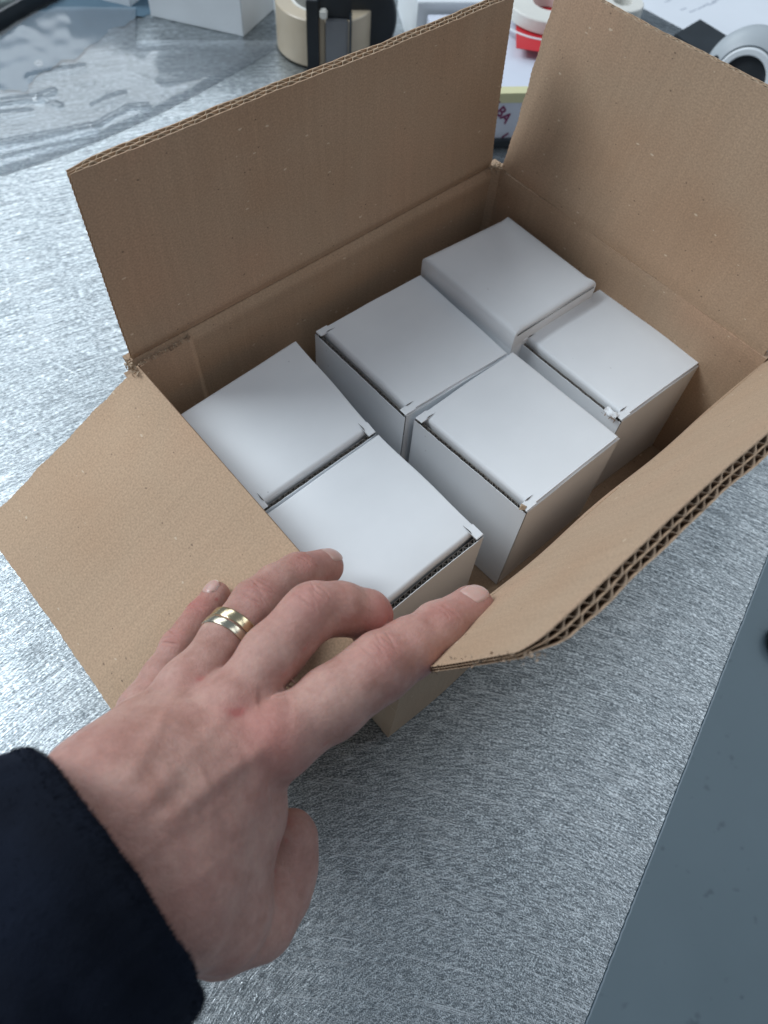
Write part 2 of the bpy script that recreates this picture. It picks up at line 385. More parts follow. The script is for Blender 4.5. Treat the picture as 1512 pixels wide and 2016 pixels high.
def rag(seed, amp_side=0.2, amp_end=0.25, side_period=3.1, ragged=0.0):
    def e(u, v, W=[300]):
        du = dv = 0
        if u == 0 or u == 1:
            s = -1 if u == 0 else 1
            t = v * 115
            du = s * (amp_side * math.sin(t / side_period * 6.283) + ragged * float(wob(np.array([t, seed * 9., 0]), 22, seed)))
        if v == 1: dv = amp_end * float(wob(np.array([u * 300, seed * 13., 0]), 9, seed)) + 0.5 * amp_end * float(wob(np.array([u * 300, seed * 13., 0]), 60, seed + 2))
        return du, dv
    return e
def flap(name, P00, P10, P11, P01, nout, seed, bow=1.5, ragged=0.0, crush=0.55, pitch=7.2, matl='kraft', fold_dir=1.0, th=6.6, lab=None, corner=(0, 0), fl='flute'):
    """P00-P10 lies on the rim, P01-P11 is the free edge"""
    Wd = np.linalg.norm(np.asarray(P10) - P00)
    def disp(u, v):
        t = v * 115
        return (fold_dir * 1.5 * math.exp(-(t / 3.2) ** 2) - 0.5 * fold_dir * math.exp(-((t - 8) / 5) ** 2)
                + bow * float(wob(np.array([u * 280, v * 120, seed * 31.]), 190, seed)) * smooth01(v * 3))
    if fold_dir < 0: disp = lambda u, v: 0.5 * (1 - smooth01(v * 115 / 6)) + bow * float(wob(np.array([u * 280, v * 120, seed * 31.]), 190, seed)) * smooth01(v * 3)
    def thick(u, v):
        d = min(u, 1 - u) * Wd
        k = crush + (1 - crush) * smooth01(d / 16.0)
        k *= 1 - 0.35 * (1 - smooth01(v * 115 / 7.0))
        return k * (1 + 0.10 * float(wob(np.array([u * 300, 0, seed * 7.]), 45, seed + 1)))
    ed0 = rag(seed, ragged=ragged)
    def ed_(u, v):                                           # worn, rounded free corners
        du, dv = ed0(u, v)
        for k in (0, 1):
            r_ = corner[k]
            if r_:
                x = (u if k == 0 else 1 - u) * Wd; y = (1 - v) * 115
                if x < r_ and y < r_:
                    q_ = math.hypot(r_ - x, r_ - y); mx = max(r_ - x, r_ - y)
                    if q_ > 0: f_ = mx / q_; du += (r_ - x) * (1 - f_) * (1 if k == 0 else -1); dv -= (r_ - y) * (1 - f_)
        return du, dv
    root = MB()
    nu, nv = 110, 110
    slab_panel(root, P00, P10, P11, P01, 0, nout, nu, nv, disp, ed_, (seed * .21, seed * .43), 0, thick, (0, 0.55))
    inner = shade_smooth(root.build(name, M[matl], carton, label=lab))
    for lay, pit, ph in (((th * .47, th * .53), None, 0), ((th - .55, th), None, 0)):
        o = MB(); slab_panel(o, P00, P10, P11, P01, 0, nout, 60, 110, disp, ed_, (0, 0), 0, thick, lay)
        shade_smooth(o.build('liner', M['kraft_smooth'], inner))
    for (lo, hi), pit, ph in (((0.5, th * .48), pitch, 0.4), ((th * .52, th - .5), pitch * 1.04, 2.2)):
        iu = nrm(np.asarray(P10, float) - P00) * 2.0
        o = MB(); wave_sheet(o, P00 + iu, P10 - iu, P11 - iu, P01 + iu, nout, pit, lo, hi, ph + seed, disp=disp, edge=lambda u, v: (ed_(u, v)[0], ed_(u, v)[1] + (6 if v == 0 else 0)), thick=thick, nv=24)
        shade_smooth(o.build('fluting', M[fl], inner), 1.5)
    return inner
UP = Zp
flap('flap', A + [1, 0.5, .3], B + [-5, 0.5, .3], np.array([262, 203, 234.]), np.array([-25, 203, 235.]), nrm([0, 1, 0.0]), 5, bow=1.2, lab='tall rear flap standing upright')
flap('flap', B + [0.5, -5, .3], C_ + [0.5, 3, .3], np.array([300, -34, 233.]), np.array([299, 200, 235.]), nrm([1, 0, -.2]), 6, bow=1.5, ragged=0.7, fold_dir=.35, lab='upright flap at the far right leaning outward')
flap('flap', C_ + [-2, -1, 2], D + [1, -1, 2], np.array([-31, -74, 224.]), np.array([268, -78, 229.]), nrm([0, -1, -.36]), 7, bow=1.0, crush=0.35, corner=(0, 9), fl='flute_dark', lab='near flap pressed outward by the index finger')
flap('flap', D + [0.5, 3, 0.5], A + [0.5, -4, 0.5], np.array([-137.5, 190, 77.]), np.array([-140, -31, 74.]), nrm([.38, 0, -.92]), 8, bow=1.5, ragged=0.8, matl='kraft_smooth', fold_dir=-1.0, lab='flap folded down and outward under the hand')
# glued joint: an extra layer on the rear wall at the left corner
mb = MB()
slab_panel(mb, A0 + [2, -1.0, 5], A0 + [38, -1.0, 5], A + [38, -1.2, -1.5], A + [2, -1.2, -1.5], 2.6, -Yp, 40, 60,
           lambda u, v: 0.25 * float(wob(np.array([u * 30, v * 110, 3.]), 30, 2)) - 1.6 * smooth01((u - .9) * 10), lambda u, v: ((0.35 * math.sin(v * 230) if u == 1 else 0), (0.9 * float(wob(np.array([u * 34, 0, 9.]), 6, 1)) if v == 1 else 0)), (.5, .5))
shade_smooth(mb.build('glued_joint', M['kraft'], carton))
# torn paper fibres at the corners of the rim
def fibres(name, pts, n, ln, mat, parent, spread=1.5, wid=0.25, bias=(0, 0, .4)):
    mb = MB()
    for _ in range(n):
        p = np.array(pts[random.randrange(len(pts))], float) + rng.normal(size=3) * spread
        d = nrm(rng.normal(size=3) + np.array(bias) * 2) * ln * random.uniform(.4, 1.2)
        w = nrm(np.cross(d, rng.normal(size=3))) * wid * random.uniform(.6, 1.8)
        k = p + d * .5 + rng.normal(size=3) * ln * .12
        mb.add([p - w, p + w, k + w * .7, k - w * .7, p + d], [[0, 1, 2, 3], [3, 2, 4]])
    return mb.build(name, mat, parent)
rim_pts = [lerp(A + [-2, 2, 0], A + [-3, -8, 1], t) for t in np.linspace(0, 1, 12)]
fibres('torn_fibres', rim_pts, 90, 3.0, M['flute'], carton, 1.1, .35)
fibres('torn_fibres', [lerp(B + [-6, 2, 0], B + [3, -6, 0], t) for t in np.linspace(0, 1, 12)], 110, 3.2, M['flute'], carton, 1.3, .4)
fibres('torn_fibres', [lerp(A + [3, -2.5, -1], A + [37, -2.5, -1], t) for t in np.linspace(0, 1, 20)], 90, 1.7, M['flute'], carton, .6, .3, (0, -.3, 0))
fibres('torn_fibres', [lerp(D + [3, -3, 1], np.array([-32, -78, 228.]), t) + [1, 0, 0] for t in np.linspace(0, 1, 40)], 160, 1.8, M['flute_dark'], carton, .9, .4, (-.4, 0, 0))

# ------------------------------------------------------------------ six white boxes
def white_box(px, z, slot, label, seed, lift=0.0):
    """px: image-derived plan corners left, back, right, front at height z; slot: '-x' or '-y' side with the tuck"""
    q = [at(u, v, z) for u, v in px]                        # l(-x,+y) b(+x,+y) r(+x,-y) f(-x,-y)
    l, b, r, f = q
    cen = sum(q) / 4
    # base rectangle: mean axes
    ax = nrm((b - l) + (r - f)); ay = np.array([-ax[1], ax[0], 0])
    w = (np.linalg.norm(b - l) + np.linalg.norm(r - f)) / 2; d = (np.linalg.norm(l - f) + np.linalg.norm(b - r)) / 2
    c0 = cen * np.array([1, 1, 0])
    base = [c0 - ax * w / 2 + ay * d / 2, c0 + ax * w / 2 + ay * d / 2, c0 + ax * w / 2 - ay * d / 2, c0 - ax * w / 2 - ay * d / 2]
    base = [lerp(bb, qq * np.array([1, 1, 0]), .5) for bb, qq in zip(base, q)]
    if slot == '-x': T = [f, l, b, r]; Bq = [base[3], base[0], base[1], base[2]]     # (s=0,t=0) (0,1) (1,1) (1,0)
    else: T = [r, f, l, b]; Bq = [base[2], base[3], base[0], base[1]]
    T = [np.array([p[0], p[1], z]) for p in T]; Bq = [np.array([p[0], p[1], 0.3]) for p in Bq]
    S = np.linalg.norm(T[3] - T[0]); Tt = np.linalg.norm(T[1] - T[0])
    def P(s, t, h):                                       # s,t in mm from slot edge / side; h height mm
        a = s / S; c = t / Tt
        tp = T[0] * (1 - a) * (1 - c) + T[1] * (1 - a) * c + T[2] * a * c + T[3] * a * (1 - c)
        bt = Bq[0] * (1 - a) * (1 - c) + Bq[1] * (1 - a) * c + Bq[2] * a * c + Bq[3] * a * (1 - c)
        return bt + (tp - bt) * (h / z)
    root = thing('white_box', label, 'white box', cen * [1, 1, 0], 'small white boxes packed in the carton')
    H = z
    def strip(prof, t0, t1, nt=12, closed=True, mat=None, wobble=0.25, sd=0):
        """profile in (s,h) swept along t"""
        mb = MB(); V = []; k = len(prof); F = []
        for i in range(nt + 1):
            t = lerp(t0, t1, i / nt)
            wv = wobble * math.sin(i / nt * 3.14) * float(wob(np.array([t, seed * 20., sd * 9.]), 90, seed % 4))
            for s, h in prof: V.append(P(s + wv, t, h))
        for i in range(nt):
            for j in range(k if closed else k - 1):
                j2 = (j + 1) % k; F.append([i * k + j, i * k + j2, (i + 1) * k + j2, (i + 1) * k + j])
        if closed: F.append(list(range(k))[::-1]); F.append([nt * k + j for j in range(k)])
        mb.add(V, F); return mb
    # lid: rounded tuck roll at the slot edge, flat top, rounded hinge
    R1 = 2.4; g = 5.0
    dip = 1.3 + .5 * random.random()
    outer = [(g + .2, H - 17)] + [(g + .2, H - 6)] + [(g + R1 - R1 * math.cos(a), H - R1 + R1 * math.sin(a) - dip * (1 - a / 1.571) * .3) for a in np.linspace(0.1, 1.571, 7)]
    outer += [(S * .3, H + .25), (S * .5, H + .35), (S * .75, H + .2)]
    outer += [(S - 2.2 + 2.2 * math.sin(a), H - 2.2 + 2.2 * math.cos(a)) for a in np.linspace(0, 1.571, 6)] + [(S, H - 8)]
    t_ = 1.3
    inner = [(S - t_, H - 8), (S - t_, H - 2.5), (S - 3, H - t_), (S * .5, H - t_), (g + R1 + .5, H - t_), (g + t_ + .3, H - R1 - 1.5), (g + t_ + .3, H - 17)]
    lid = strip(outer + inner, 1.3, Tt - 1.3, 24, sd=1).build('lid', M['white'], root)
    shade_smooth(lid, .7)
    # two corner ears of the lid left flat beyond the slits
    for ta, tb in ((0.4, 5.6), (Tt - 5.6, Tt - .4)):
        e = strip([(0.4, H - .35), (0.9, H - .05), (g + R1 + 1.5, H + .12), (g + R1 + 1.5, H - .6), (0.9, H - .9)], ta, tb, 4, wobble=0)
        e.build('lid_ear', M['white'], root)
    # side walls
    for t0, t1 in ((0.0, 1.6), (Tt - 1.6, Tt)):
        out = MB(); V = []
        ns = 14
        tt_ = (t0, t1)
        for side in (0, 1):
            for i in range(ns + 1):
                s = lerp(0.9, S - .1, i / ns); 
                bulge = (0.7 if t0 == 0 else -0.7) * -math.sin(i / ns * 3.14) * 0.5
                for h in (0, H * .35, H * .7, H - 2.6, H - 1.5 - 0.5 * math.sin(i / ns * 9)):
                    V.append(P(s, tt_[side] + bulge * math.sin(h / H * 3.14), h))
        kk = 5; n1 = (ns + 1) * kk; F = []
        for i in range(ns):
            for j in range(kk - 1):
                a = i * kk + j; F.append([a, a + kk, a + kk + 1, a + 1]); F.append([n1 + a, n1 + a + 1, n1 + a + kk + 1, n1 + a + kk])
            F.append([i * kk + kk - 1, (i + 1) * kk + kk - 1, n1 + (i + 1) * kk + kk - 1, n1 + i * kk + kk - 1])
        out.add(V, F); shade_smooth(out.build('side_wall', M['white'], root), .7)
    # hinge wall
    strip([(S - .02, 0), (S - .02, H - 7.9), (S - 1.5, H - 7.9), (S - 1.5, 0)], .2, Tt - .2, 8).build('rear_wall', M['white'], root)
    # slot wall: outer liner, fluting, inner liner; upper edge dips a little in the middle
    def topz(t): return H - 2.4 - 1.8 * math.sin(t / Tt * 3.14) ** .7 + .25 * float(wob(np.array([t, seed * 30., 0]), 11, 1))
    def front_bow(t, h): return 0.9 * math.sin(t / Tt * 3.14) * smooth01(h / H)
    def sheet(s0, s1, nm, mat, hs=(0, 20, 50, 70), low=0.):
        mb = MB(); V = []; nt = 40
        for s in (s0, s1):
            for i in range(nt + 1):
                t = lerp(.1, Tt - .1, i / nt)
                for h in list(hs) + [topz(t) - 4, topz(t) - low]: V.append(P(s - .0 + front_bow(t, h), t, h))
        k = len(hs) + 2; n1 = (nt + 1) * k; F = []
        for i in range(nt):
            for j in range(k - 1):
                a = i * k + j; F.append([a, a + 1, a + k + 1, a + k]); F.append([n1 + a, n1 + a + k, n1 + a + k + 1, n1 + a + 1])
            a = i * k + k - 1; F.append([a, n1 + a, n1 + a + k, a + k])
        for i in (0, nt):
            for j in range(k - 1): a = i * k + j; F.append([a, n1 + a, n1 + a + 1, a + 1])
        mb.add(V, F); return shade_smooth(mb.build(nm, mat, root), .7)
    sheet(0, .32, 'front_wall', M['white'])
    sheet(2.9, 3.2, 'inner_liner', M['grey_card'], (H - 25,), 1.0)
    mb = MB(); V = []; pitch = 3.9; nn = int(Tt / pitch * 8)
    for e in (0, 1):
        for i in range(nn + 1):
            t = lerp(.4, Tt - .4, i / nn); s = 1.5 + 1.1 * math.sin(6.283 * t / pitch + .5 * math.sin(t * .3))
            for h in (H - 22, topz(t) - .5): V.append(P(s + e * .28 + front_bow(t, h), t, h))
    n1 = (nn + 1) * 2
    F = []
    for i in range(nn):
        a = i * 2; F += [[a, a + 1, a + 3, a + 2], [n1 + a, n1 + a + 2, n1 + a + 3, n1 + a + 1], [a + 1, n1 + a + 1, n1 + a + 3, a + 3]]
    mb.add(V, F); mb.build('fluting', M['grey_card'], root)
    # slit tongues standing up at both lid slits
    for t in (5.7, Tt - 5.7):
        sgn = 1 if t < Tt / 2 else -1
        mb = MB()
        pts = [(g - .6, 0), (g + 1.2, 1.0), (g + 3.0, .9), (g + 5.0, .35), (g + 6.6, 0)]
        V = [P(s, t, H + .3) for s, a in pts] + [P(s, t + sgn * .25 * a, H + .32 + a * .3) for s, a in pts]
        F = [[i, i + 1, 6 + i, 5 + i] for i in range(4)]
        mb.add(V, F); mb.build('slit_edge', M['white'], root)
        mb = MB(); V = [P(s, t - sgn * .05, H + .46 - .1 * (i == 4)) for i, (s, a) in enumerate(pts)] + [P(s, t - sgn * (.55 * a + .1), H + .45) for s, a in pts]
        mb.add(V, F); mb.build('slit_gap_shade', M['slit'], root)
    return root
M['slit'] = simple('slit_shadow_card', (0.07, 0.065, 0.06), 0.9)  # near-black strips on the card paint the shade inside the slits
white_box([(620, 652), (828, 538), (1003, 696), (798, 818)], 90, '-x', 'white box in the middle of the rear row, against the rear wall', 2)
white_box([(344, 820), (582, 668), (741, 850), (513, 1008)], 91, '-y', 'white box at the left end of the rear row, beside the folded-down flap', 3)
_b4 = white_box([(1018, 662), (1182, 566), (1384, 712), (1224, 828)], 88, '-x', 'white box at the right end of the near row, with a crumpled lid corner', 4)
_b5 = white_box([(816, 822), (1010, 690), (1222, 860), (1037, 1008)], 90, '-x', 'white box in the middle of the near row, kraft chip on its corner', 5)
white_box([(492, 1032), (745, 852), (954, 1052), (724, 1238)], 90, '-y', 'white box under the fingertips, nearest the hand', 6)
c_ = at(1032, 1001, 90)
mb = MB(); mb.add([c_ + [-3.2, 1.4, .3], c_ + [-.8, -1.0, .1], c_ + [2.0, -.2, .5], c_ + [.4, 3.0, 1.3], c_ + [-1.2, 1.4, 1.9]], [[0, 1, 4], [1, 2, 4], [2, 3, 4], [3, 0, 4]])
mb.build('kraft_chip', M['flute'], _b5)
c_ = at(1204, 812, 88)
mb = MB(); V = []
for i in range(9):
    a_ = i / 8
    for j, (w_, z_) in enumerate(((-2.6, -.6), (-1.2, .8 + .5 * math.sin(a_ * 7)), (.6, 1.3 * math.sin(a_ * 3.14) + .5), (2.0, .3))):
        V.append(c_ + np.array([w_ + .5 * math.sin(a_ * 9), -4.5 + 9 * a_, z_]))
mb.add(V, [[i * 4 + j, i * 4 + j + 1, i * 4 + j + 5, i * 4 + j + 4] for i in range(8) for j in range(3)])
mb.build('crumpled_corner', M['white'], _b4)
fibres('torn_fibres', [c_ + [-3.0, y_, -.8] for y_ in np.linspace(-5, 4, 9)], 26, 1.8, M['flute_dark'], _b4, .4, .3, (-.3, 0, .2))
# the raised far box: hinge side towards the viewer
def far_box():
    z = 101
    l, b, r, f = [at(u, v, z) for u, v in [(832, 506), (1003, 424), (1176, 556), (1015, 657)]]
    cen = (l + b + r + f) / 4
    root = thing('white_box', 'white box in the far corner, raised above the others', 'white box', cen * [1, 1, 0], 'small white boxes packed in the carton')
    k = 1.6; pl = [f, l, b, r]
    ctr = cen
    def ins(p, d): v = nrm(ctr - p); return p + v * d
    # hull with rounded upper edge
    mb = MB(); rings = []
    for d, h in ((0.0, 9.), (0.0, z - 16), (0.15, z - 15.6), (0.2, z - 14), (0.1, z - 3.0), (0.5, z - 1.2), (1.6, z - .25), (3.2, z)):
        ring = []
        for a, c in ((0, 1), (1, 2), (2, 3), (3, 0)):
            for t in np.linspace(0, 1, 12)[:-1]:
                p = lerp(pl[a], pl[c], t); p = p + nrm((ctr - p) * [1, 1, 0]) * 0
                e = nrm(np.cross(pl[c] - pl[a], Zp)); e = e if (ctr - p) @ e > 0 else -e
                q = p + e * (d + .5 * math.sin(t * 3.14) * math.sin(h / z * 3.14)); q = ins(q, d * .4); q[2] = h
                ring.append(q)
        rings.append(ring)
    V = [p for rg in rings for p in rg]; n = len(rings[0]); F = []
    for j in range(len(rings) - 1):
        for i in range(n): F.append([j * n + i, j * n + (i + 1) % n, (j + 1) * n + (i + 1) % n, (j + 1) * n + i])
    top = [(len(rings) - 1) * n + i for i in range(n)]; F.append(top)
    mb.add(V, F); o = shade_smooth(mb.build('box_body', M['white'], root), .9)
    # closed tuck line on the near side, its shade painted as a dark strip
    mb = MB(); e0_, e1_ = f + [0, 0, -3.5], r + [0, 0, -3.0]; nn = nrm(np.cross(r - f, Zp)); nn = nn if nn @ (f - ctr) > 0 else -nn
    V = []
    for t in np.linspace(.03, .97, 14): p = lerp(e0_, e1_, t); V += [p + nn * .35 + [0, 0, .4 * math.sin(t * 3.1)], p + nn * .35 + [0, 0, 1.0 + .2 * math.sin(t * 11)]]
    mb.add(V, [[2 * i, 2 * i + 2, 2 * i + 3, 2 * i + 1] for i in range(13)]); mb.build('tuck_slit_shade', M['slit'], root)
far_box()

#@@HAND
# ------------------------------------------------------------------ the person's left hand, sleeve and rings
def cam_px(u, v, d): return np.array([(u - 756) / FPX * d, (v - 1008) / FPX * d, d])
J = {   # joints in camera space, mm: pixel column, row, depth, radius
 'index':  [(550, 1457, 284, 13.6), (648, 1387, 296, 14.2), (749, 1312, 306, 13.9), (808, 1275, 315, 12.3), (864, 1240, 324, 11.9), (927, 1199, 338, 10.6)],
 'middle': [(455, 1398, 290, 12.5), (535, 1290, 302, 12.3), (615, 1203, 312, 12.0), (670, 1198, 318, 10.8), (722, 1210, 325, 10.4), (733, 1252, 343, 9.2)],
 'ring':   [(378, 1352, 302, 12.0), (440, 1262, 318, 10.4), (506, 1192, 333, 11.3), (545, 1155, 341, 9.9), (587, 1132, 349, 9.9), (641, 1116, 367, 9.0)],
 'little': [(288, 1400, 318, 11.0), (320, 1335, 327, 8.8), (355, 1276, 336, 8.4), (378, 1243, 344, 7.5), (398, 1215, 351, 7.5), (425, 1172, 359, 6.8)],
 'thumb':  [(430, 1822, 276, 17.5), (500, 1805, 290, 15.5), (540, 1755, 302, 13.6), (562, 1700, 306, 12.0), (572, 1650, 306, 11.2)],
}
JC = {k: [(cam_px(*p[:3]), p[3]) for p in v] for k, v in J.items()}
def cone(P, a, ra, b, rb):
    ab = b - a; t = np.clip(((P - a) @ ab) / (ab @ ab), 0, 1)
    return np.linalg.norm(P - a - t[..., None] * ab, axis=-1) - (ra + (rb - ra) * t)
def smin(a, b, k):
    h = np.clip(0.5 + 0.5 * (b - a) / k, 0, 1)
    return b + (a - b) * h - k * h * (1 - h)
PALM = [  # metacarpals and the heel of the hand
 ((262, 1640, 246, 20), (545, 1455, 285, 12.0)), ((235, 1600, 246, 18), (455, 1400, 293, 12.0)),
 ((205, 1570, 250, 16), (378, 1358, 309, 11.5)), ((180, 1540, 254, 14), (292, 1405, 321, 10.5)),
 ((330, 1750, 246, 21), (500, 1600, 285, 12)), ((300, 1720, 250, 20), (430, 1820, 266, 15)),
]
SLC = cam_px(206, 1728, 231); SLX = nrm([-.68, .44, -.58])
TENDON = [((270, 1620, 222.5, 3.0), (535, 1440, 273, 4.0)), ((250, 1590, 224, 3.0), (452, 1388, 279, 4.0)), ((225, 1560, 229, 2.6), (375, 1345, 295, 4.0))]
PALM = [tuple((cam_px(*p[:3]), p[3]) for p in s) for s in PALM]
_e = nrm(np.cross(SLX, [0, 0, 1.]))
ARM = [((SLC + SLX * 85 + _e * o, 21.), (cam_px(u, v, d), r)) for o, u, v, d, r in ((13, 215, 1610, 252, 17), (0, 262, 1690, 248, 19), (-13, 325, 1790, 254, 18))]
def chain(P, ch, k=5.0):
    d = None
    for (a, ra), (b, rb) in zip(ch[:-1], ch[1:]):
        c = cone(P, a, ra, b, rb); d = c if d is None else smin(d, c, k)
    return d
def hand_sdf(P):
    palm = None
    for (a, ra), (b, rb) in PALM:
        c = cone(P, a, ra, b, rb); palm = c if palm is None else smin(palm, c, 16)
    arm = None
    for (a, ra), (b, rb) in ARM:
        c = cone(P, a, ra, b, rb); arm = c if arm is None else smin(arm, c, 12)
    body = smin(palm, arm, 14)
    fs = None
    for k in ('index', 'middle', 'ring', 'little'):
        c = chain(P, JC[k], 4.0)
        fs = c if fs is None else smin(fs, c, 0.9)
    body = smin(body, fs, 7.5)
    # web of skin between index and thumb, then the thumb
    web = cone(P, cam_px(462, 1600, 284), 12, cam_px(440, 1770, 272), 15)
    body = smin(body, web, 16)
    body = smin(body, chain(P, JC['thumb'], 6.0), 3.0)
    # knuckles
    for u, v, d, r in ((540, 1452, 281, 12.4), (452, 1400, 287, 12.2), (378, 1352, 301, 11.4), (290, 1402, 316, 10.4)):
        body = smin(body, np.linalg.norm(P - cam_px(u, v, d), axis=-1) - r, 6)
    return body
def surface_nets(lo, hi, h):
    n = np.ceil((hi - lo) / h).astype(int) + 1
    g = [lo[i] + h * np.arange(n[i]) for i in range(3)]
    X, Y, Z = np.meshgrid(*g, indexing='ij'); P = np.stack([X, Y, Z], -1)
    D = np.empty(n)
    for i in range(0, n[0], 16): D[i:i + 16] = hand_sdf(P[i:i + 16])
    ins = D < 0
    c = np.zeros(n - 1, int)
    for a in (0, 1):
        for b in (0, 1):
            for e in (0, 1): c += ins[a:n[0] - 1 + a, b:n[1] - 1 + b, e:n[2] - 1 + e]
    act = (c > 0) & (c < 8); ids = -np.ones(n - 1, int); ids[act] = np.arange(act.sum())
    cell = np.argwhere(act); acc = np.zeros((len(cell), 3)); cnt = np.zeros(len(cell))
    corners = [(a, b, e) for a in (0, 1) for b in (0, 1) for e in (0, 1)]
    for i, p in enumerate(corners):
        for q in corners[i + 1:]:
            if sum(abs(x - y) for x, y in zip(p, q)) != 1: continue
            d0 = D[tuple((cell + p).T)]; d1 = D[tuple((cell + q).T)]
            s = (d0 < 0) != (d1 < 0); t = np.where(s, d0 / np.where(s, d0 - d1, 1), 0)
            acc += s[:, None] * (np.array(p) + t[:, None] * (np.array(q) - np.array(p))); cnt += s
    V = lo + h * (cell + acc / cnt[:, None]); F = []
    for ax in range(3):
        o1, o2 = [(1, 2), (2, 0), (0, 1)][ax]
        sl = [slice(None)] * 3; sl2 = [slice(None)] * 3
        sl[ax] = slice(0, n[ax] - 1); sl2[ax] = slice(1, n[ax])
        ch = np.argwhere(ins[tuple(sl)] != ins[tuple(sl2)])
        for q in (o1, o2): ch = ch[(ch[:, q] > 0) & (ch[:, q] < n[q] - 1)]
        e1_ = np.eye(3, dtype=int)[o1]; e2_ = np.eye(3, dtype=int)[o2]
        a = ids[tuple(ch.T)]; b = ids[tuple((ch - e1_).T)]; c_ = ids[tuple((ch - e1_ - e2_).T)]; d = ids[tuple((ch - e2_).T)]
        flip = ins[tuple(ch.T)]
        q = np.stack([a, b, c_, d], 1); q[~flip] = q[~flip][:, ::-1]; F.append(q)
    F = np.concatenate(F); F = F[(F >= 0).all(1)]
    return V, F
def grad(P, e=0.25):
    g = np.stack([hand_sdf(P + np.eye(3)[i] * e) - hand_sdf(P - np.eye(3)[i] * e) for i in range(3)], -1)
    return g / (np.linalg.norm(g, axis=-1, keepdims=True) + 1e-9)
V, F = surface_nets(np.array([-190., 15., 172.]), np.array([62., 205., 392.]), 1.65)
me = bpy.data.meshes.new('tmp'); me.from_pydata(V.tolist(), [], F.tolist()); me.update()
bm = bmesh.new(); bm.from_mesh(me)
bmesh.ops.subdivide_edges(bm, edges=bm.edges, cuts=2, use_grid_fill=True)
bm.verts.ensure_lookup_table()
V = np.array([v.co[:] for v in bm.verts]); F = [[v.index for v in f.verts] for f in bm.faces]
bm.free(); bpy.data.meshes.remove(me)
# relax, then pull back on to the surface
Fa = np.array(F); 
for it in range(6):
    s = np.zeros_like(V); c = np.zeros(len(V))
    for k in range(4):
        np.add.at(s, Fa[:, k], V[Fa[:, (k + 1) % 4]] + V[Fa[:, (k + 3) % 4]]); np.add.at(c, Fa[:, k], 2)
    V = V * .4 + .6 * s / c[:, None]
def project(P, n=2):
    for _ in range(n): P = P - hand_sdf(P)[:, None] * grad(P) * .9
    return P
V = project(V, 1); V = V - hand_sdf(V)[:, None] * grad(V); NV = grad(V)
# fold and crease detail
disp = np.zeros(len(V)); red = np.zeros(len(V))
DORS = {'index': nrm([-.25, -.45, -.86]), 'middle': nrm([-.1, -.45, -.9]), 'ring': nrm([.12, -.5, -.86]), 'little': nrm([-.25, -.25, -.93])}
def creases(fing, ji, offs, depth, halfw, bulge):
    global disp, red
    depth = depth * 1.7
    ch = JC[fing]; p = ch[ji][0]; r = ch[ji][1]
    ax = nrm(ch[min(ji + 1, len(ch) - 1)][0] - ch[ji - 1][0])
    dn = DORS[fing]; dn = nrm(dn - ax * (dn @ ax)); sd = np.cross(ax, dn)
    rel = V - p; m = np.linalg.norm(rel, axis=1) < r * 2.3
    s = rel @ ax; a = rel @ sd; up = (NV @ dn)
    win = m * smooth01((up - .15) / .5) * np.exp(-(a / halfw) ** 4)
    disp += win * bulge * np.exp(-(s / (r * .75)) ** 2)
    for k, o in enumerate(offs):
        wv = 0.9 * np.sin(a * .45 + k * 2.1 + ji) * .6 + (a * a) * (.025 * (1 if o > 0 else -1)) * -1
        w = .48 + .12 * ((k * 7) % 3)
        amp = depth * (1 - .25 * ((k * 5) % 3))
        lim = np.exp(-((a - (k % 3 - 1) * 1.5) / (halfw * (.8 + .1 * (k % 2)))) ** 4)
        disp -= win * lim * amp * np.exp(-((s - o + wv) / w) ** 2)
    red += win * .55 * np.exp(-(s / (r * .9)) ** 2)
creases('index', 2, (-5.2, -3.4, -1.2, 1.0, 3.1, 5.0), .42, 8.0, .9)
creases('index', 4, (-1.6, .2, 2.0), .36, 6.5, .35)
creases('middle', 2, (-4.2, -2.0, .4, 2.6, 4.6), .34, 8.0, .8)
creases('middle', 4, (-1.4, .6), .3, 6.0, .3)
creases('ring', 2, (-5.0, -2.8, -.6, 1.6, 3.8), .45, 7.5, .8)
creases('ring', 4, (-1.4, .4, 2.0), .26, 6.0, .3)
creases('little', 2, (-3.4, -1.4, .6, 2.4), .38, 6.0, .5)
creases('little', 4, (-2.6, -1.0, .6), .34, 5.5, .2)
def ridge(p0, p1, w, amp, p=None):
    global disp
    a = cam_px(*p0); b = cam_px(*p1); ab = b - a; t = ((V - a) @ ab) / (ab @ ab)
    q = V - a - np.clip(t, 0, 1)[:, None] * ab
    # measure the offset across the skin only
    q = q - NV * (q * NV).sum(1, keepdims=True)
    dd = np.linalg.norm(q, axis=1)
    win = smooth01((t + .05) / .2) * smooth01((1.05 - t) / .2) * (NV[:, 2] < -.1) * (np.abs(((V - a) * NV).sum(1)) < 30)
    disp += amp * win * np.exp(-(dd / w) ** 2)
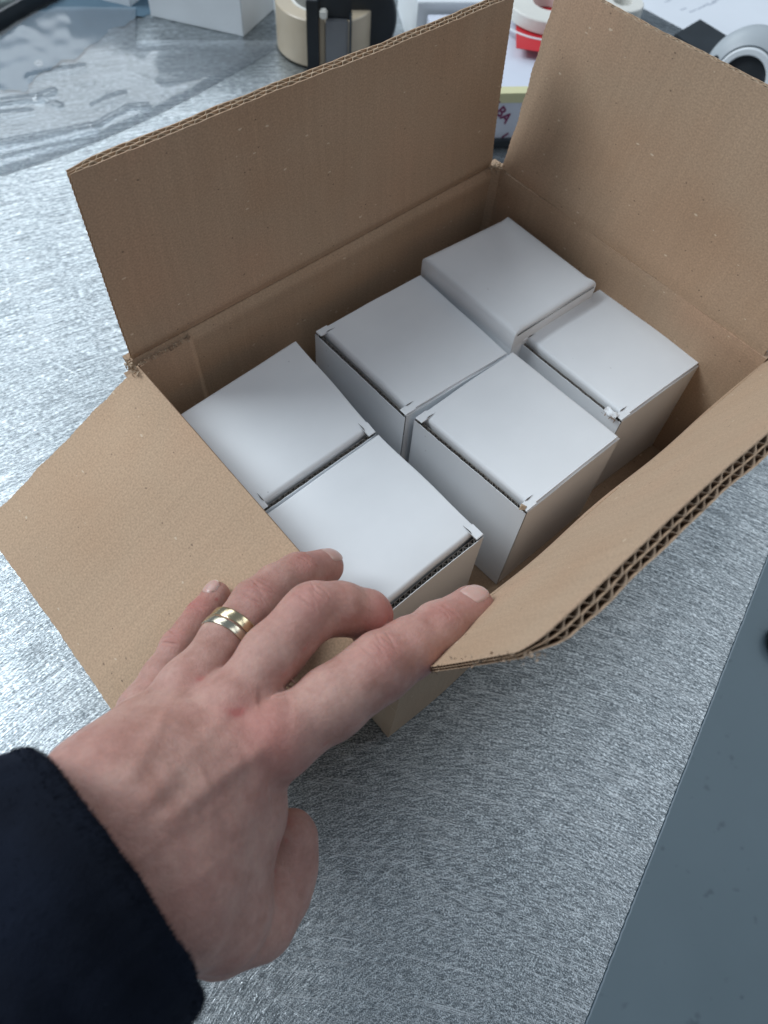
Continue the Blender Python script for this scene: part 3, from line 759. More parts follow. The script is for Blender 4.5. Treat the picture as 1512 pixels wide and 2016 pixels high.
# tendons, veins and hollows of the back of the hand
ridge((300, 1640, 226), (530, 1462, 270), 3.6, 1.1)
ridge((270, 1600, 226), (448, 1405, 276), 3.4, .9)
ridge((240, 1560, 230), (375, 1360, 292), 3.0, .7)
ridge((400, 1560, 250), (500, 1520, 262), 8.0, -.9)
ridge((430, 1650, 250), (520, 1560, 270), 7.5, 1.6)
ridge((340, 1530, 240), (420, 1440, 275), 5.0, -.9)
ridge((500, 1390, 280), (560, 1400, 285), 6, -.8)
ridge((330, 1430, 290), (400, 1395, 290), 5, -.6)
for pts in ([(260, 1700, 225), (330, 1640, 232), (400, 1610, 240), (470, 1560, 254)], [(220, 1560, 232), (300, 1500, 255), (330, 1440, 275), (400, 1400, 285)], [(330, 1760, 226), (410, 1700, 240), (480, 1650, 256)], [(300, 1500, 255), (420, 1500, 262), (480, 1430, 275)]):
    for a, b in zip(pts[:-1], pts[1:]): ridge(a, b, 1.9, .28)
for k, (a, b) in enumerate((((548, 1400, 272), (575, 1440, 275)), ((560, 1395, 273), (590, 1430, 278)), ((525, 1405, 270), (552, 1460, 272)), ((535, 1600, 280), (560, 1680, 284)), ((345, 1800, 225), (420, 1760, 240)), ((500, 1690, 265), (545, 1640, 275)))):
    ridge(a, b, .7, -.2)
w_ = wob(V, 14, 3) * .12 + wob(V, 34, 4) * .25
disp += w_
def blob(u, v, d, rad, amt, ku=1.0):
    global red
    q = V - cam_px(u, v, d); q = q - NV * (q * NV).sum(1, keepdims=True); red += amt * np.exp(-(np.linalg.norm(q, axis=1) / rad) ** 2) * (NV[:, 2] < .2)
blob(545, 1435, 270, 15, .42); blob(515, 1440, 268, 12, .3); blob(450, 1400, 278, 11, .35); blob(378, 1350, 292, 9, .25)
blob(456, 1418, 276, 2.4, 1.1); blob(470, 1411, 277, 2.0, .9); blob(392, 1350, 292, 1.6, 1.0); blob(402, 1356, 292, 1.4, .8)
blob(760, 1215, 325, 14, .6); blob(925, 1200, 332, 12, .35); blob(640, 1110, 370, 10, .4); blob(380, 1190, 350, 6, .6); blob(590, 1130, 358, 8, .3)
blob(378, 1197, 349, 1.0, 2.5); blob(426, 1180, 351, .8, 2.0)
blob(545, 1665, 275, 2.2, 1.0)
Vd = V + NV * disp[:, None]
VW = to_world(Vd)
person = thing('person', 'person reaching in with a bare left hand, navy sleeve and two rings', 'person', to_world(cam_px(250, 1690, 240)))
def skin_mat():
    mt, nt, b = new_mat('skin')
    at_ = N(nt, 'ShaderNodeAttribute'); at_.attribute_name = 'blush'
    tc = N(nt, 'ShaderNodeTexCoord')
    n1 = N(nt, 'ShaderNodeTexNoise', Scale=70.0, Detail=4.0, Roughness=.6); L(nt, tc.outputs['Object'], n1.inputs['Vector'])
    n2 = N(nt, 'ShaderNodeTexNoise', Scale=420.0, Detail=3.0); L(nt, tc.outputs['Object'], n2.inputs['Vector'])
    n4 = N(nt, 'ShaderNodeTexNoise', Scale=26.0, Detail=2.0); L(nt, tc.outputs['Object'], n4.inputs['Vector'])
    base = ramp(nt, n1.outputs[0], [(0.32, (0.38, 0.20, 0.16)), (0.5, (0.46, 0.265, 0.22)), (0.68, (0.52, 0.32, 0.265))]).outputs[0]
    base = mixc(nt, mth(nt, 'MULTIPLY', ramp(nt, n4.outputs[0], [(0.42, (0, 0, 0)), (0.68, (1, 1, 1))]).outputs[0], .35), base, (0.44, 0.20, 0.165))
    base = mixc(nt, .12, base, ramp(nt, n2.outputs[0], [(0.3, (0.25,) * 3), (0.7, (0.75,) * 3)]).outputs[0], 'OVERLAY')
    base = mixc(nt, mth(nt, 'MINIMUM', mth(nt, 'MULTIPLY', at_.outputs['Fac'], .55), .85), base, (0.42, 0.125, 0.11))
    L(nt, base, b.inputs['Base Color'])
    b.inputs['Roughness'].default_value = 0.5; b.inputs['Specular IOR Level'].default_value = 0.35
    b.inputs['Subsurface Weight'].default_value = 0.35; b.inputs['Subsurface Scale'].default_value = 0.004
    b.inputs['Subsurface Radius'].default_value = (1.0, 0.35, 0.2)
    vo = N(nt, 'ShaderNodeTexVoronoi', Scale=900.0); vo.feature = 'DISTANCE_TO_EDGE'
    ds = N(nt, 'ShaderNodeMapping'); L(nt, tc.outputs['Object'], ds.inputs[0]); ds.inputs['Scale'].default_value = (1, 1, .8)
    nw = mixc(nt, .0016, ds.outputs[0], N(nt, 'ShaderNodeTexNoise', Scale=300.0).outputs[1], 'ADD'); L(nt, nw, vo.inputs['Vector'])
    v2 = N(nt, 'ShaderNodeTexVoronoi', Scale=420.0); v2.feature = 'DISTANCE_TO_EDGE'; L(nt, nw, v2.inputs['Vector'])
    h = mth(nt, 'ADD', mth(nt, 'MINIMUM', mth(nt, 'MULTIPLY', vo.outputs[0], 3.0), .5), mth(nt, 'MINIMUM', mth(nt, 'MULTIPLY', v2.outputs[0], 4.0), .7))
    h = mth(nt, 'ADD', h, mth(nt, 'MULTIPLY', n2.outputs[0], .8))
    bp = N(nt, 'ShaderNodeBump', Strength=0.42, Distance=0.00032); L(nt, h, bp.inputs['Height']); L(nt, bp.outputs[0], b.inputs['Normal'])
    return mt
M['skin'] = skin_mat()
hand = mesh_obj('hand', VW, F, M['skin'], person, smooth=True)
a_ = hand.data.attributes.new('blush', 'FLOAT', 'POINT'); a_.data.foreach_set('value', np.clip(red, 0, 2).astype(np.float32))

# nails
def nail_mat():
    mt, nt, b = new_mat('nail')
    b.inputs['Base Color'].default_value = (0.56, 0.36, 0.31, 1); b.inputs['Roughness'].default_value = .28
    b.inputs['Subsurface Weight'].default_value = .3; b.inputs['Subsurface Scale'].default_value = .002
    return mt
M['nail'] = nail_mat(); M['nail_rim'] = simple('nail_free_edge', (0.74, 0.62, 0.52), .4)
def nail(fing, ln, wd, fwd, dors):
    ch = JC[fing]; tip, r = ch[-1]; ax = nrm(tip - ch[-2][0]); dn = nrm(dors); dn = nrm(dn - ax * (dn @ ax)); sd = np.cross(ax, dn)
    nu, nv = 16, 14; P = []; uvw = []
    for j in range(nv + 1):
        b_ = j / nv * 2 - 1
        for i in range(nu + 1):
            a = i / nu * 2 - 1
            w = wd / 2 * (1 - .10 * max(0, -b_)) * math.sqrt(max(0, 1 - abs(b_) ** 5 * .45)) 
            P.append(tip + ax * (fwd + b_ * ln / 2 - (a * a) * (1.1 if b_ < 0 else .9) * b_ * .9) + sd * a * w + dn * r * .9); uvw.append((a, b_))
    P = np.array(P)
    Q = P.copy()
    for _ in range(8): Q = Q - hand_sdf(Q)[:, None] * grad(Q) * .6
    uvw = np.array(uvw); g = grad(Q)
    # plate is flatter than the flesh, sunk at the root and the side folds
    off = .40 - .75 * np.abs(uvw[:, 0]) ** 6 - .8 * (uvw[:, 1] < -.7) * smooth01((-uvw[:, 1] - .7) / .3) + .35 * smooth01((uvw[:, 1] - .2) / .8)
    Q = Q + g * off[:, None]
    F = []; m = []
    for j in range(nv):
        for i in range(nu): F.append([j * (nu + 1) + i, j * (nu + 1) + i + 1, (j + 1) * (nu + 1) + i + 1, (j + 1) * (nu + 1) + i]); m.append(1 if j >= nv - 1 else 0)
    n1 = len(Q); rim = [i for i in range(nu + 1)] + [j * (nu + 1) + nu for j in range(1, nv + 1)] + [nv * (nu + 1) + i for i in range(nu - 1, -1, -1)] + [j * (nu + 1) for j in range(nv - 1, 0, -1)]
    low = Q[rim] - g[rim] * 1.0
    for i in range(len(rim)): k = (i + 1) % len(rim); F.append([rim[i], rim[k], n1 + k, n1 + i]); m.append(1)
    mesh_obj('fingernail', to_world(np.concatenate([Q, low])), F, [M['nail'], M['nail_rim']], hand, smooth=True, fmat=m)
nail('index', 14.5, 13.0, .6, [-.28, -.52, -.80])
nail('ring', 13, 12, .6, [.10, -.66, -.75])
nail('little', 9.0, 9.0, .6, [-.45, -.25, -.86])

# rings
def ring_band(t0, width, rad, mat, lab, tilt):
    a, ra = JC['ring'][0]; b, rb = JC['ring'][2]; ax = nrm(b - a + np.array(tilt)); c = lerp(JC['ring'][1][0], JC['ring'][2][0], t0)
    s = nrm(np.cross(ax, [0, 0, 1.])); u = np.cross(s, ax)
    prof = []
    for x, y in ((-.5, .0), (-.5, .95), (-.46, 1.08), (-.38, 1.14), (0, 1.18), (.38, 1.14), (.46, 1.08), (.5, .95), (.5, .0)): prof.append((x * width, rad + y))
    n = 72; V = []; F = []; k = len(prof)
    for i in range(n):
        th = i / n * 6.28318
        for x, y in prof: V.append(c + ax * x + (s * math.cos(th) + u * math.sin(th)) * y)
    for i in range(n):
        for j in range(k):
            F.append([i * k + j, ((i + 1) % n) * k + j, ((i + 1) % n) * k + (j + 1) % k, i * k + (j + 1) % k])
    o = mesh_obj('ring', to_world(np.array(V)), F, mat, person, smooth=True, label=lab); shade_smooth(o, .9)
M['gold'] = simple('gold', (0.62, 0.52, 0.34), .2, 1.0, bump=.15, bscale=700)
M['silver'] = simple('silver', (0.60, 0.55, 0.43), .22, 1.0, bump=.15, bscale=700)
ring_band(.30, 4.6, 10.9, M['gold'], 'pale gold wedding band nearer the fingertip', (0, 0, -2))
ring_band(.085, 3.6, 11.0, M['silver'], 'slim silver band nearer the knuckle', (0, 0, -2))

# sleeve
def sleeve():
    c0 = SLC; ax = SLX 
    s = nrm(np.cross(ax, [0, 0, 1.])); u = np.cross(s, ax)
    mb = MB(); n = 160; V = []; F = []
    rows = [(-1.5, 40.5), (-2.6, 42.5), (-2.2, 44.5), (0, 45.8), (4, 46.2)] + [(x, 46.5 + x * .03) for x in np.linspace(8, 210, 44)]
    inner = [(14, 41), (4, 40.2)]
    prof = inner + rows
    for x, r in prof:
        for i in range(n):
            th = i / n * 6.28318; d = s * math.cos(th) + u * math.sin(th)
            w = 2.2 * math.sin(x * .16 + 1.2 * math.sin(th * 2 + 1)) * smooth01((x - 8) / 30) * (0.6 + .4 * math.sin(th * 3))
            w += 3.4 * float(wob(c0 + ax * x * 1.5 + d * 45, 48, 2)) * smooth01((x + 3) / 20) + .25 * float(wob(c0 + ax * x + d * 45, 5, 6))
            ell = 1.0 + .05 * math.cos(2 * th + .6)
            V.append(c0 + ax * (x + .5 * float(wob(d * 45, 26, 4)) * (x < 6)) + d * (r + w) * ell)
    for j in range(len(prof) - 1):
        for i in range(n): F.append([j * n + i, j * n + (i + 1) % n, (j + 1) * n + (i + 1) % n, (j + 1) * n + i])
    o = mesh_obj('sleeve', to_world(np.array(V)), F, M['navy'], person, smooth=True, label='dark navy fleecy sleeve')
    # nap: short fibres standing off the cloth
    V = np.array(V); mbf = MB(); pick = rng.integers(2 * n, 26 * n, 9000)
    for q in range(9000):
        i = pick[q] if q > 5200 else int(rng.integers(2 * n, 6 * n))
        j = i // n; i2 = j * n + (i + 1) % n
        p = lerp(V[i], V[i2], random.random()); p = lerp(p, V[min(i + n, len(V) - 1)], random.random() * .9)
        ctr = c0 + ax * ((p - c0) @ ax); d = nrm(p - ctr)
        if j < 6: d = nrm(d * .6 - ax * .8)
        g = nrm(d + rng.normal(size=3) * .7); l = random.uniform(.6, 1.8); w = nrm(np.cross(g, rng.normal(size=3))) * .16
        mbf.add([p - w - g * .2, p + w - g * .2, p + g * l], [[0, 1, 2]])
    f = mesh_obj('nap', to_world(np.array(mbf.v)), mbf.f, M['navy'], o); f['kind'] = 'stuff'
def navy():
    mt, nt, b = new_mat('navy_fleece')
    tc = N(nt, 'ShaderNodeTexCoord')
    n1 = N(nt, 'ShaderNodeTexNoise', Scale=30.0, Detail=5.0); L(nt, tc.outputs['Object'], n1.inputs['Vector'])
    n2 = N(nt, 'ShaderNodeTexNoise', Scale=1100.0, Detail=3.0); L(nt, tc.outputs['Object'], n2.inputs['Vector'])
    L(nt, ramp(nt, n1.outputs[0], [(0.3, (0.003, 0.0045, 0.009)), (0.7, (0.007, 0.0105, 0.021))]).outputs[0], b.inputs['Base Color'])
    b.inputs['Roughness'].default_value = .95; b.inputs['Specular IOR Level'].default_value = .15
    b.inputs['Sheen Weight'].default_value = .03; b.inputs['Sheen Tint'].default_value = (.35, .5, .9, 1)
    bp = N(nt, 'ShaderNodeBump', Strength=.7, Distance=.0006); L(nt, n2.outputs[0], bp.inputs['Height']); L(nt, bp.outputs[0], b.inputs['Normal'])
    return mt
M['navy'] = navy()
sleeve()
#@@BACKGROUND
# ------------------------------------------------------------------ things on the table behind the carton
Z0 = ZT + 0.05
def prism(name, foot, z0, z1, mat, parent=None, bevel=0.8, label=None, seed=0):
    foot = [np.array([p[0], p[1], 0.]) for p in foot]
    me = bpy.data.meshes.new(name); bm = bmesh.new()
    org = np.zeros(3) if parent is None else np.array(parent.location) / MM
    lo = [bm.verts.new(((p + [0, 0, z0]) - org) * MM) for p in foot]; hi = [bm.verts.new(((p + [0, 0, z1]) - org) * MM) for p in foot]
    n = len(foot); bm.faces.new(lo[::-1]); bm.faces.new(hi)
    for i in range(n): bm.faces.new([lo[i], lo[(i + 1) % n], hi[(i + 1) % n], hi[i]])
    bmesh.ops.recalc_face_normals(bm, faces=bm.faces)
    if bevel: bmesh.ops.bevel(bm, geom=list(bm.edges), offset=bevel * MM, segments=2, affect='EDGES')
    bm.to_mesh(me); bm.free(); me.materials.append(mat)
    o = bpy.data.objects.new(name, me); link(o, parent)
    if label: o['label'] = label
    return o
def lathe(name, prof, c, ax, mat, parent=None, n=64, a0=0., a1=6.28319, label=None):
    c = np.array(c, float); ax = nrm(ax); s = nrm(np.cross(ax, [0.3, .5, .81])); u = np.cross(ax, s)
    V = []; F = []; k = len(prof); full = a1 - a0 > 6.28
    m_ = n if full else n + 1
    for i in range(m_):
        th = a0 + (a1 - a0) * i / n
        for r, h in prof: V.append(c + ax * h + (s * math.cos(th) + u * math.sin(th)) * r)
    for i in range(n):
        for j in range(k): F.append([i * k + j, ((i + 1) % m_) * k + j, ((i + 1) % m_) * k + (j + 1) % k, i * k + (j + 1) % k])
    if not full: F += [list(range(k)), [n * k + j for j in range(k)][::-1]]
    return shade_smooth(mesh_obj(name, V, F, mat, parent, label=label), .7)

M['white_gloss'] = simple('white_coated_card', (0.74, 0.78, 0.81), .4, bump=.1, bscale=300, var=.04)
M['tan_tape'] = simple('tan_tape', (0.50, 0.42, 0.31), .3, bump=.15, bscale=400, var=.08)
M['black'] = simple('black_plastic', (0.018, 0.024, 0.03), .4, bump=.2, bscale=500, var=.2)
M['gunmetal'] = simple('worn_zinc_plate', (0.30, 0.32, 0.35), .42, .8, bump=.4, bscale=200, var=.25)
M['red'] = simple('red_print', (0.55, 0.02, 0.03), .45)
M['cream'] = simple('cream_paper_roll', (0.74, 0.73, 0.68), .55, bump=.25, bscale=500, var=.04)
M['lilac'] = simple('pale_lilac_label', (0.66, 0.70, 0.80), .5, var=.03, bscale=300)
M['yellow'] = simple('pale_yellow_tape', (0.68, 0.66, 0.40), .45)
M['purple'] = simple('plum_ink', (0.20, 0.02, 0.10), .6)
M['grey_plastic'] = simple('grey_plastic', (0.42, 0.46, 0.49), .4, bump=.1, bscale=300, var=.03)
M['paper'] = simple('white_paper', (0.76, 0.80, 0.86), .6, bump=.1, bscale=200, var=.03)
M['pink'] = simple('pink_cap', (0.62, 0.36, 0.36), .5)
M['ink'] = simple('grey_ink', (0.42, 0.46, 0.54), .7)

a, b, c = at(297, 32, ZT), at(480, 73, ZT), at(540, 18, ZT)
t = thing('white_carton', 'larger plain white carton standing left of the tan tape roll', 'white box', (a + b + c) / 3)
prism('carton_body', [a, b, c, a + c - b], ZT, ZT + 78, M['white_gloss'], t)
nn = nrm(np.cross(b - a, Zp)) * 0.35
prism('lid_flange', [a + nn * 2 - nrm(b - a), b + nn * 2 + nrm(b - a), b - nn + nrm(b - a), a - nn - nrm(b - a)], ZT + 60, ZT + 79, M['white_gloss'], t, .2)
p = at(258, 15, ZT); d1 = nrm(a - b); d2 = nrm(c - b)
t = thing('white_carton', 'small white carton at the top edge, just left of the larger one', 'white box', p + d1 * 40)
prism('carton_body', [p, p + d1 * 95 , p + d1 * 95 + d2 * 52, p + d2 * 52], ZT, ZT + 60, M['white_gloss'], t)
prism('lid', [p - d1 * .8 - d2 * .8, p + d1 * 96 - d2 * .8, p + d1 * 96 + d2 * 53, p - d1 * .8 + d2 * 53], ZT + 44, ZT + 61, M['white_gloss'], t)

# dark crate in the top left corner
p0, p1 = at(-60, 97, ZT), at(120, -8, ZT); dn = nrm(np.cross(Zp, p1 - p0)); dn = dn if dn[1] > 0 else -dn
def mottled():
    mt, nt, b_ = new_mat('dark_mottled_film'); tc = N(nt, 'ShaderNodeTexCoord')
    n_ = N(nt, 'ShaderNodeTexNoise', Scale=28.0, Detail=3.0); L(nt, tc.outputs['Object'], n_.inputs['Vector'])
    L(nt, ramp(nt, n_.outputs[0], [(.46, (0.004, 0.007, 0.01)), (.58, (.02, .032, .035)), (.72, (.18, .22, .21))]).outputs[0], b_.inputs['Base Color']); b_.inputs['Roughness'].default_value = .6; b_.inputs['Specular IOR Level'].default_value = .15; return mt
M['mottled'] = mottled()
t = thing('storage_crate', 'black crate with mottled film inside at the top left corner', 'crate', (p0 + p1) / 2)
f_ = [p0, p1, p1 + dn * 260, p0 + dn * 260]
prism('crate_wall', [p0, p1, p1 + dn * 6, p0 + dn * 6], ZT, ZT + 16, M['black'], t)
prism('crate_wall', [p1 + dn * 6, p1 + dn * 260, p1 + dn * 260 - nrm(p1 - p0) * 6, p1 + dn * 6 - nrm(p1 - p0) * 6], ZT, ZT + 16, M['black'], t)
q = nrm(p1 - p0)
fn = MB(); V = []; nx, ny = 50, 40
for j in range(ny + 1):
    for i in range(nx + 1):
        s = p0 + q * (i / nx * (np.linalg.norm(p1 - p0) - 8)) + dn * (7 + j / ny * 250); V.append([s[0], s[1], ZT + 10 + 5 * float(wob(s, 60, 2))])
fn.add(V, [[j * (nx + 1) + i, j * (nx + 1) + i + 1, (j + 1) * (nx + 1) + i + 1, (j + 1) * (nx + 1) + i] for j in range(ny) for i in range(nx)])
shade_smooth(fn.build('film', M['mottled'], t))

# tape roll in its black dispenser
c = np.array([448., 603, ZT])
t = thing('tape_dispenser', 'tan packing tape roll held in a black dispenser behind the tall flap', 'tape dispenser', c)
lathe('tape_roll', [(38, 2), (54, 2), (55, 3), (55, 49), (54, 50), (38, 50)], c, Zp, M['tan_tape'], t)
lathe('core', [(35, 1.5), (38, 1.5), (38, 51), (35, 51)], c, Zp, M['cream'], t)
vr = nrm([RC[0][0], RC[0][1], 0]); vf = np.array([-vr[1], vr[0], 0]); vf = vf if vf[1] > 0 else -vf    # along / away from the viewer
def blk(nm, x0, x1, y0, y1, z0, z1, mat, bev=.8): return prism(nm, [c + vr * x0 + vf * y0, c + vr * x1 + vf * y0, c + vr * x1 + vf * y1, c + vr * x0 + vf * y1], ZT + z0, ZT + z1, mat, t, bev)
blk('side_frame', -17, -4, -64, -52, 0, 74, M['black']); blk('tape_strip', -4, 2, -60, -56, 2, 62, M['tan_tape'])
blk('front_plate', 3, 27, -66, -60, 4, 58, M['gunmetal'], 1.5); blk('side_frame', -6, 30, -60, -56, 56, 80, M['black'])
blk('guide_rail', 28, 30.5, -68, -58, 0, 64, M['steel_edge'], .5)
blk('button', -3, 5, -67, -60, 58, 67, M['cream'], 1.5)
dc = c + vr * 30 + vf * -20 + np.array([0, 0, 40])
lathe('side_disc', [(0, -4), (47, -4), (49, -2), (49, 2), (47, 4), (0, 4)], dc, nrm(-vf + vr * .1), M['black'], t)

# parcel with printed label in the gap between the flaps
P0_ = at(960, 302, ZT); P1_ = at(1035, 300, ZT); e = nrm(P1_ - P0_); g_ = np.cross(Zp, e); g_ = g_ if g_[1] > 0 else -g_
P0_ = P0_ - e * 40
t = thing('printed_parcel', 'white parcel with plum lettering seen in the gap between two flaps', 'parcel', P0_ + e * 60)
foot = [P0_ + g_ * 14, P0_ + g_ * 14 + e * 150, P0_ + g_ * 170 + e * 150, P0_ + g_ * 170]
prism('parcel_body', foot, ZT, ZT + 53, M['lilac'], t)
prism('yellow_tape', [P0_ + g_ * 13.6 - e * .4, P0_ + g_ * 13.6 + e * 150.4, P0_ + g_ * 26 + e * 150.4, P0_ + g_ * 26 - e * .4], ZT + 44, ZT + 53.5, M['yellow'], t, .2)
prism('foot_strip', [P0_ + g_ * 8, P0_ + g_ * 8 + e * 150, P0_ + g_ * 13.8 + e * 150, P0_ + g_ * 13.8], ZT, ZT + 8, M['black'], t, .3)
def text3d(body, size, origin, xdir, ydir, mat, parent, name='lettering', ext=.0002):
    cu = bpy.data.curves.new(name, 'FONT'); cu.body = body; cu.size = size * MM; cu.extrude = .2 * MM; cu.offset = .25 * MM
    tmp = bpy.data.objects.new('tmp', cu); scene.collection.objects.link(tmp)
    dg = bpy.context.evaluated_depsgraph_get(); me = bpy.data.meshes.new_from_object(tmp.evaluated_get(dg))
    bpy.data.objects.remove(tmp); me.materials.clear(); me.materials.append(mat)
    x = nrm(xdir); y = nrm(ydir); z = np.cross(x, y); org = np.array(parent.location) / MM
    for v in me.vertices:
        q_ = np.array(v.co[:]); v.co = ((np.array(origin) - org) * MM + x * q_[0] + y * q_[1] + z * q_[2])
    o = bpy.data.objects.new(name, me); link(o, parent); return o
fx = nrm(e - Zp * .95); fy = nrm(np.cross(-g_, fx)); fy = fy if fy[2] > 0 else -fy
base = P0_ + g_ * 13.7
def onface(u, v):                                             # pixel to a point of the parcel's front face
    r = ray(u, v); tt = ((base - CP) @ g_) / (r @ g_); return CP + r * tt - g_ * .1
text3d('LBA', 14.5, onface(966, 212), fx, fy, M['purple'], t)
mb = MB(); hx = [onface(*p) for p in ((1001, 262), (989, 270), (987, 285), (991, 288))]
for i in range(3):
    d_ = nrm(np.cross(hx[i + 1] - hx[i], g_)) * 1.0; mb.add([hx[i] - d_, hx[i] + d_, hx[i + 1] + d_, hx[i + 1] - d_], [[0, 1, 2, 3]])
mb.build('emblem', M['purple'], t)
# label roll on a red-printed card, behind the parcel
pr_ = P0_ + e * 70 + g_ * 190
t = thing('label_roll_pack', 'roll of white labels on a red and white printed card in the gap', 'label roll', pr_)
q0 = at(985, 130, ZT + 20); 
blkf = [P0_ + g_ * 176 - e * 10, P0_ + g_ * 176 + e * 150, P0_ + g_ * 300 + e * 150, P0_ + g_ * 300 - e * 10]
prism('card', blkf, ZT, ZT + 62, M['white_gloss'], t)
def on_z(u, v, z): return at(u, v, z)
zc = ZT + 62.3
rc = on_z(1078, 32, zc)
prism('red_panel', [on_z(1016, 95, zc), on_z(1100, 108, zc), on_z(1120, -30, zc), on_z(1016, -10, zc)], zc, zc + .4, M['red'], t, 0)
lathe('white_ring', [(51, 0), (54, 0), (54, .9), (51, .9)], rc - vr * 3, Zp, M['white_gloss'], t)
lathe('label_roll', [(19, 1), (44, 1), (45, 2), (45, 13), (44, 14), (40, 14.2), (34, 13.6), (28, 14.2), (22, 13.7), (19, 14)], rc, Zp, M['cream'], t)
# papers, cream roll, dark case and grey device beyond the leaning flap
def sheet_px(name, px, z, mat, lab, cat):
    pts = [at(u, v, z) for u, v in px]; o = prism(name, pts, z, z + .25, mat, None, 0); return tag(o, lab, cat)
pap = sheet_px('paper_sheet', [(1252, -40), (1244, 5), (1352, 62), (1512, 150), (1640, 120), (1600, -70)], ZT + .3, M['paper'], 'white paper sheet with faint grey print at the top right', 'paper')
mb = MB()
for (u0, v0, u1, v1) in ((1310, 4, 1322, -1), (1340, 20, 1352, 15), (1358, 24, 1372, 18), (1374, 18, 1388, 11), (1386, 12, 1396, 6), (1396, 10, 1412, 2), (1402, 4, 1420, -4)):
    A_, B_ = at(u0, v0, ZT + .62), at(u1, v1, ZT + .62); d_ = nrm(np.cross(B_ - A_, Zp)) * 1.6
    nseg = 4
    for k in range(nseg):
        s0 = lerp(A_, B_, k / nseg); s1 = lerp(A_, B_, (k + .7) / nseg); mb.add([s0 - d_, s0 + d_ * random.uniform(.4, 1), s1 + d_, s1 - d_ * random.uniform(.4, 1)], [[0, 1, 2, 3]])
mb.build('faint_print', M['ink'], pap)['kind'] = 'stuff'
cr = at(1222, 14, ZT + 10)
t = thing('paper_roll', 'cream paper roll peeping over the far right flap', 'roll', cr)
lathe('roll', [(12, 0), (26, 0), (27, 1), (27, 22), (26, 23), (12, 23)], cr - [0, 0, 16], Zp, M['cream'], t)
zd = ZT + 26
pts = [at(u, v, zd) for u, v in ((1326, 66), (1378, 35), (1444, 76), (1396, 118))]
t = thing('black_case', 'small black case on the white paper beside the grey device', 'case', sum(pts) / 4)
prism('case_base', pts, ZT + 1, zd - 6, M['black'], t, 2); prism('case_lid', [lerp(p, sum(pts) / 4, .02) for p in pts], zd - 5.5, zd, M['black'], t, 1.5)
prism('trim', [lerp(p, sum(pts) / 4, -.012) for p in pts], zd - 6.2, zd - 5.2, M['gunmetal'], t, .2)
dc = at(1466, 152, ZT + 46)
axd = nrm((CP - dc) * [1, 1, .55] + np.array([-60., 40, 0]))
t = thing('grey_device', 'rounded grey plastic device with a white rimmed dark opening at right', 'device', dc)
lathe('housing', [(0, -52), (26, -50), (38, -42), (44, -26), (45, -10), (42, 2), (36, 9), (31, 13), (30, 12), (28, 4), (0, 4)], dc, axd, M['grey_plastic'], t)
lathe('rim_ring', [(22, 6), (22, 15), (23, 16), (27.5, 16), (29, 14.5), (29, 6)], dc, axd, M['white_gloss'], t)
lathe('lens', [(0, 4.5), (22.5, 4.5), (22.5, 6.5), (15, 8.6), (0, 10)], dc, axd, M['black'], t)
rs = nrm(np.cross(axd, Zp)); bt = dc + axd * 12.6 + (-rs if True else rs) * 0 + np.cross(rs, axd) * 20
lathe('button', [(0, 0), (2.6, 0), (2.6, 1.6), (0, 2.2)], dc + axd * 12 + nrm(-RC[0] * .8 - RC[1] * .62) * 36 - axd * 2.4, axd, M['black'], t, 20)

# added blue-grey sheet painted as a dark reflection in the table, clear bag above
def px_sheet(name, u0, u1, v0, v1, nu, nv, zf, mat, inside=None, parent=None, th=None):
    V = []; keep = []
    for j in range(nv + 1):
        for i in range(nu + 1):
            u = lerp(u0, u1, i / nu); v = lerp(v0, v1, j / nv); p = at(u, v, ZT); p = p + [0, 0, zf(u, v, p)]; V.append(p); keep.append(inside(u, v) if inside else True)
    F = []
    for j in range(nv):
        for i in range(nu):
            q = [j * (nu + 1) + i, j * (nu + 1) + i + 1, (j + 1) * (nu + 1) + i + 1, (j + 1) * (nu + 1) + i]
            if all(keep[k] for k in q): F.append(q[::-1])
    used = sorted({k for q in F for k in q}); rm = {k: i for i, k in enumerate(used)}
    return shade_smooth(mesh_obj(name, [V[k] for k in used], [[rm[k] for k in q] for q in F], mat, parent), 1.6)
def film_mat(name, col, rough, dense):
    mt, nt, b_ = new_mat(name)
    out = nt.nodes['Material Output']; tr = nt.nodes.new('ShaderNodeBsdfTransparent'); tr.inputs[0].default_value = (.93, .95, .97, 1)
    gl = nt.nodes.new('ShaderNodeBsdfGlossy'); gl.inputs['Roughness'].default_value = rough; gl.inputs[0].default_value = (1, 1, 1, 1)
    df = nt.nodes.new('ShaderNodeBsdfDiffuse'); df.inputs[0].default_value = (*col, 1)
    fr = N(nt, 'ShaderNodeFresnel', IOR=1.5)
    m1 = nt.nodes.new('ShaderNodeMixShader'); m1.inputs[0].default_value = dense; L(nt, tr.outputs[0], m1.inputs[1]); L(nt, df.outputs[0], m1.inputs[2])
    m2 = nt.nodes.new('ShaderNodeMixShader'); L(nt, mth(nt, 'MINIMUM', mth(nt, 'MULTIPLY', fr.outputs[0], .7), 1.0), m2.inputs[0]); L(nt, m1.outputs[0], m2.inputs[1]); L(nt, gl.outputs[0], m2.inputs[2])
    L(nt, m2.outputs[0], out.inputs[0]); return mt
M['film'] = film_mat('clear_film', (.75, .8, .85), .13, .12)
M['dark_reflection'] = simple('blue_grey_reflection', (0.10, 0.165, 0.22), .6, spec=.25, bump=.15, bscale=60, var=.12)
def seg_d(u, v, a, b):
    ab = (b[0] - a[0], b[1] - a[1]); t_ = max(0, min(1, ((u - a[0]) * ab[0] + (v - a[1]) * ab[1]) / (ab[0] ** 2 + ab[1] ** 2)))
    return math.hypot(u - a[0] - ab[0] * t_, v - a[1] - ab[1] * t_)
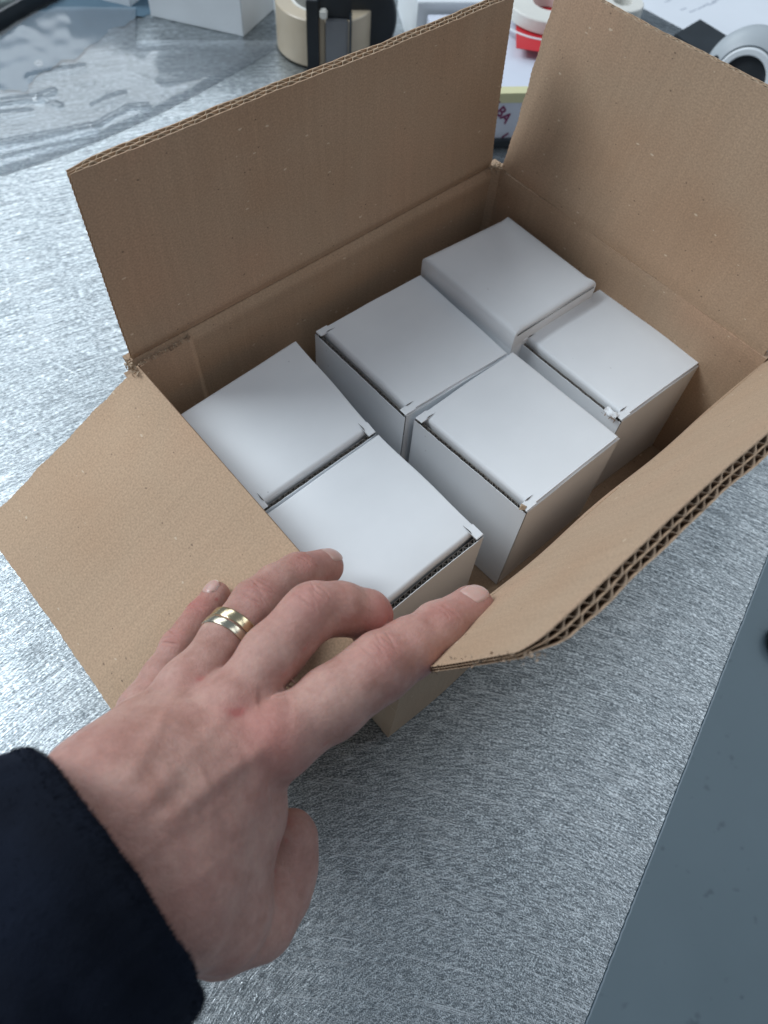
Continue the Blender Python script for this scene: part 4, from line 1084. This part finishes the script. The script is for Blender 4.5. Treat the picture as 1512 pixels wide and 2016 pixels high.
def reflection_in(u, v):
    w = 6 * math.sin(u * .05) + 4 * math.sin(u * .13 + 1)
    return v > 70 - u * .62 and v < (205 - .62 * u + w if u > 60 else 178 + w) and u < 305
o = px_sheet('reflection_sheet', -40, 310, -60, 215, 90, 70, lambda u, v, p: 1.2 + 1.0 * float(wob(p, 90, 1)) + .3 * float(wob(p, 30, 3)), M['dark_reflection'], reflection_in)
tag(o, 'added blue grey sheet standing for a dark reflection in the table, beneath the clear bag', 'reflection sheet')
RID = [((-60, 218), (75, 200), 4, 5), ((75, 200), (108, 188), 4, 5), ((80, 201), (122, 215), 3.5, 4), ((-60, 303), (185, 257), 6, 5), ((185, 257), (255, 218), 3.5, 4), ((255, 218), (290, 216), 4, 4), ((-60, 332), (190, 268), 5, 4.5),
       ((60, 160), (165, 140), 2.5, 6), ((-20, 236), (60, 228), 2, 6), ((190, 215), (245, 196), 2.2, 7), ((8, 322), (60, 330), 2.5, 6), ((300, 110), (400, 95), 1.5, 9), ((330, 180), (460, 150), 1.4, 8)]
def bag_z(u, v, p):
    z = 3.2 + .5 * float(wob(p, 150, 2)) + .16 * float(wob(p, 34, 5)) + .5 * max(0, float(wob(p, 70, 7))) ** 2
    for a_, b_, h_, w_ in RID: z += .62 * h_ * math.exp(-(seg_d(u, v, a_, b_) / (w_ * 1.15)) ** 2)
    e_ = 350 - .30 * u - .0003 * u * u - v
    return .4 + (z - .4) * smooth01(e_ / 18)
def bag_in(u, v):
    return v < 350 - .30 * u - .0003 * u * u and v > 40 - .2 * u + 4 * math.sin(u * .09) and u < 560 and not (270 < u < 560 and v < 85) and v > 70 - u * .62
o = px_sheet('plastic_bag', -60, 560, 20, 360, 210, 130, bag_z, M['film'], bag_in)
tag(o, 'clear crinkled plastic bag with bright creases on the table at left', 'plastic bag')
# black round thing on the floor at the right edge
fc = at(1552, 1272, -755)
t = thing('rubber_foot', 'black round rubber foot on the grey floor at the right edge', 'rubber foot', fc)
lathe('foot_rim', [(22, 0), (39, 0), (40, 2), (40, 14), (38, 17), (33, 17), (29, 12), (22, 11)], fc, Zp, M['black'], t)
lathe('foot_hub', [(0, 0), (22, 0), (22, 9), (14, 13), (0, 14)], fc, Zp, M['gunmetal'], t)
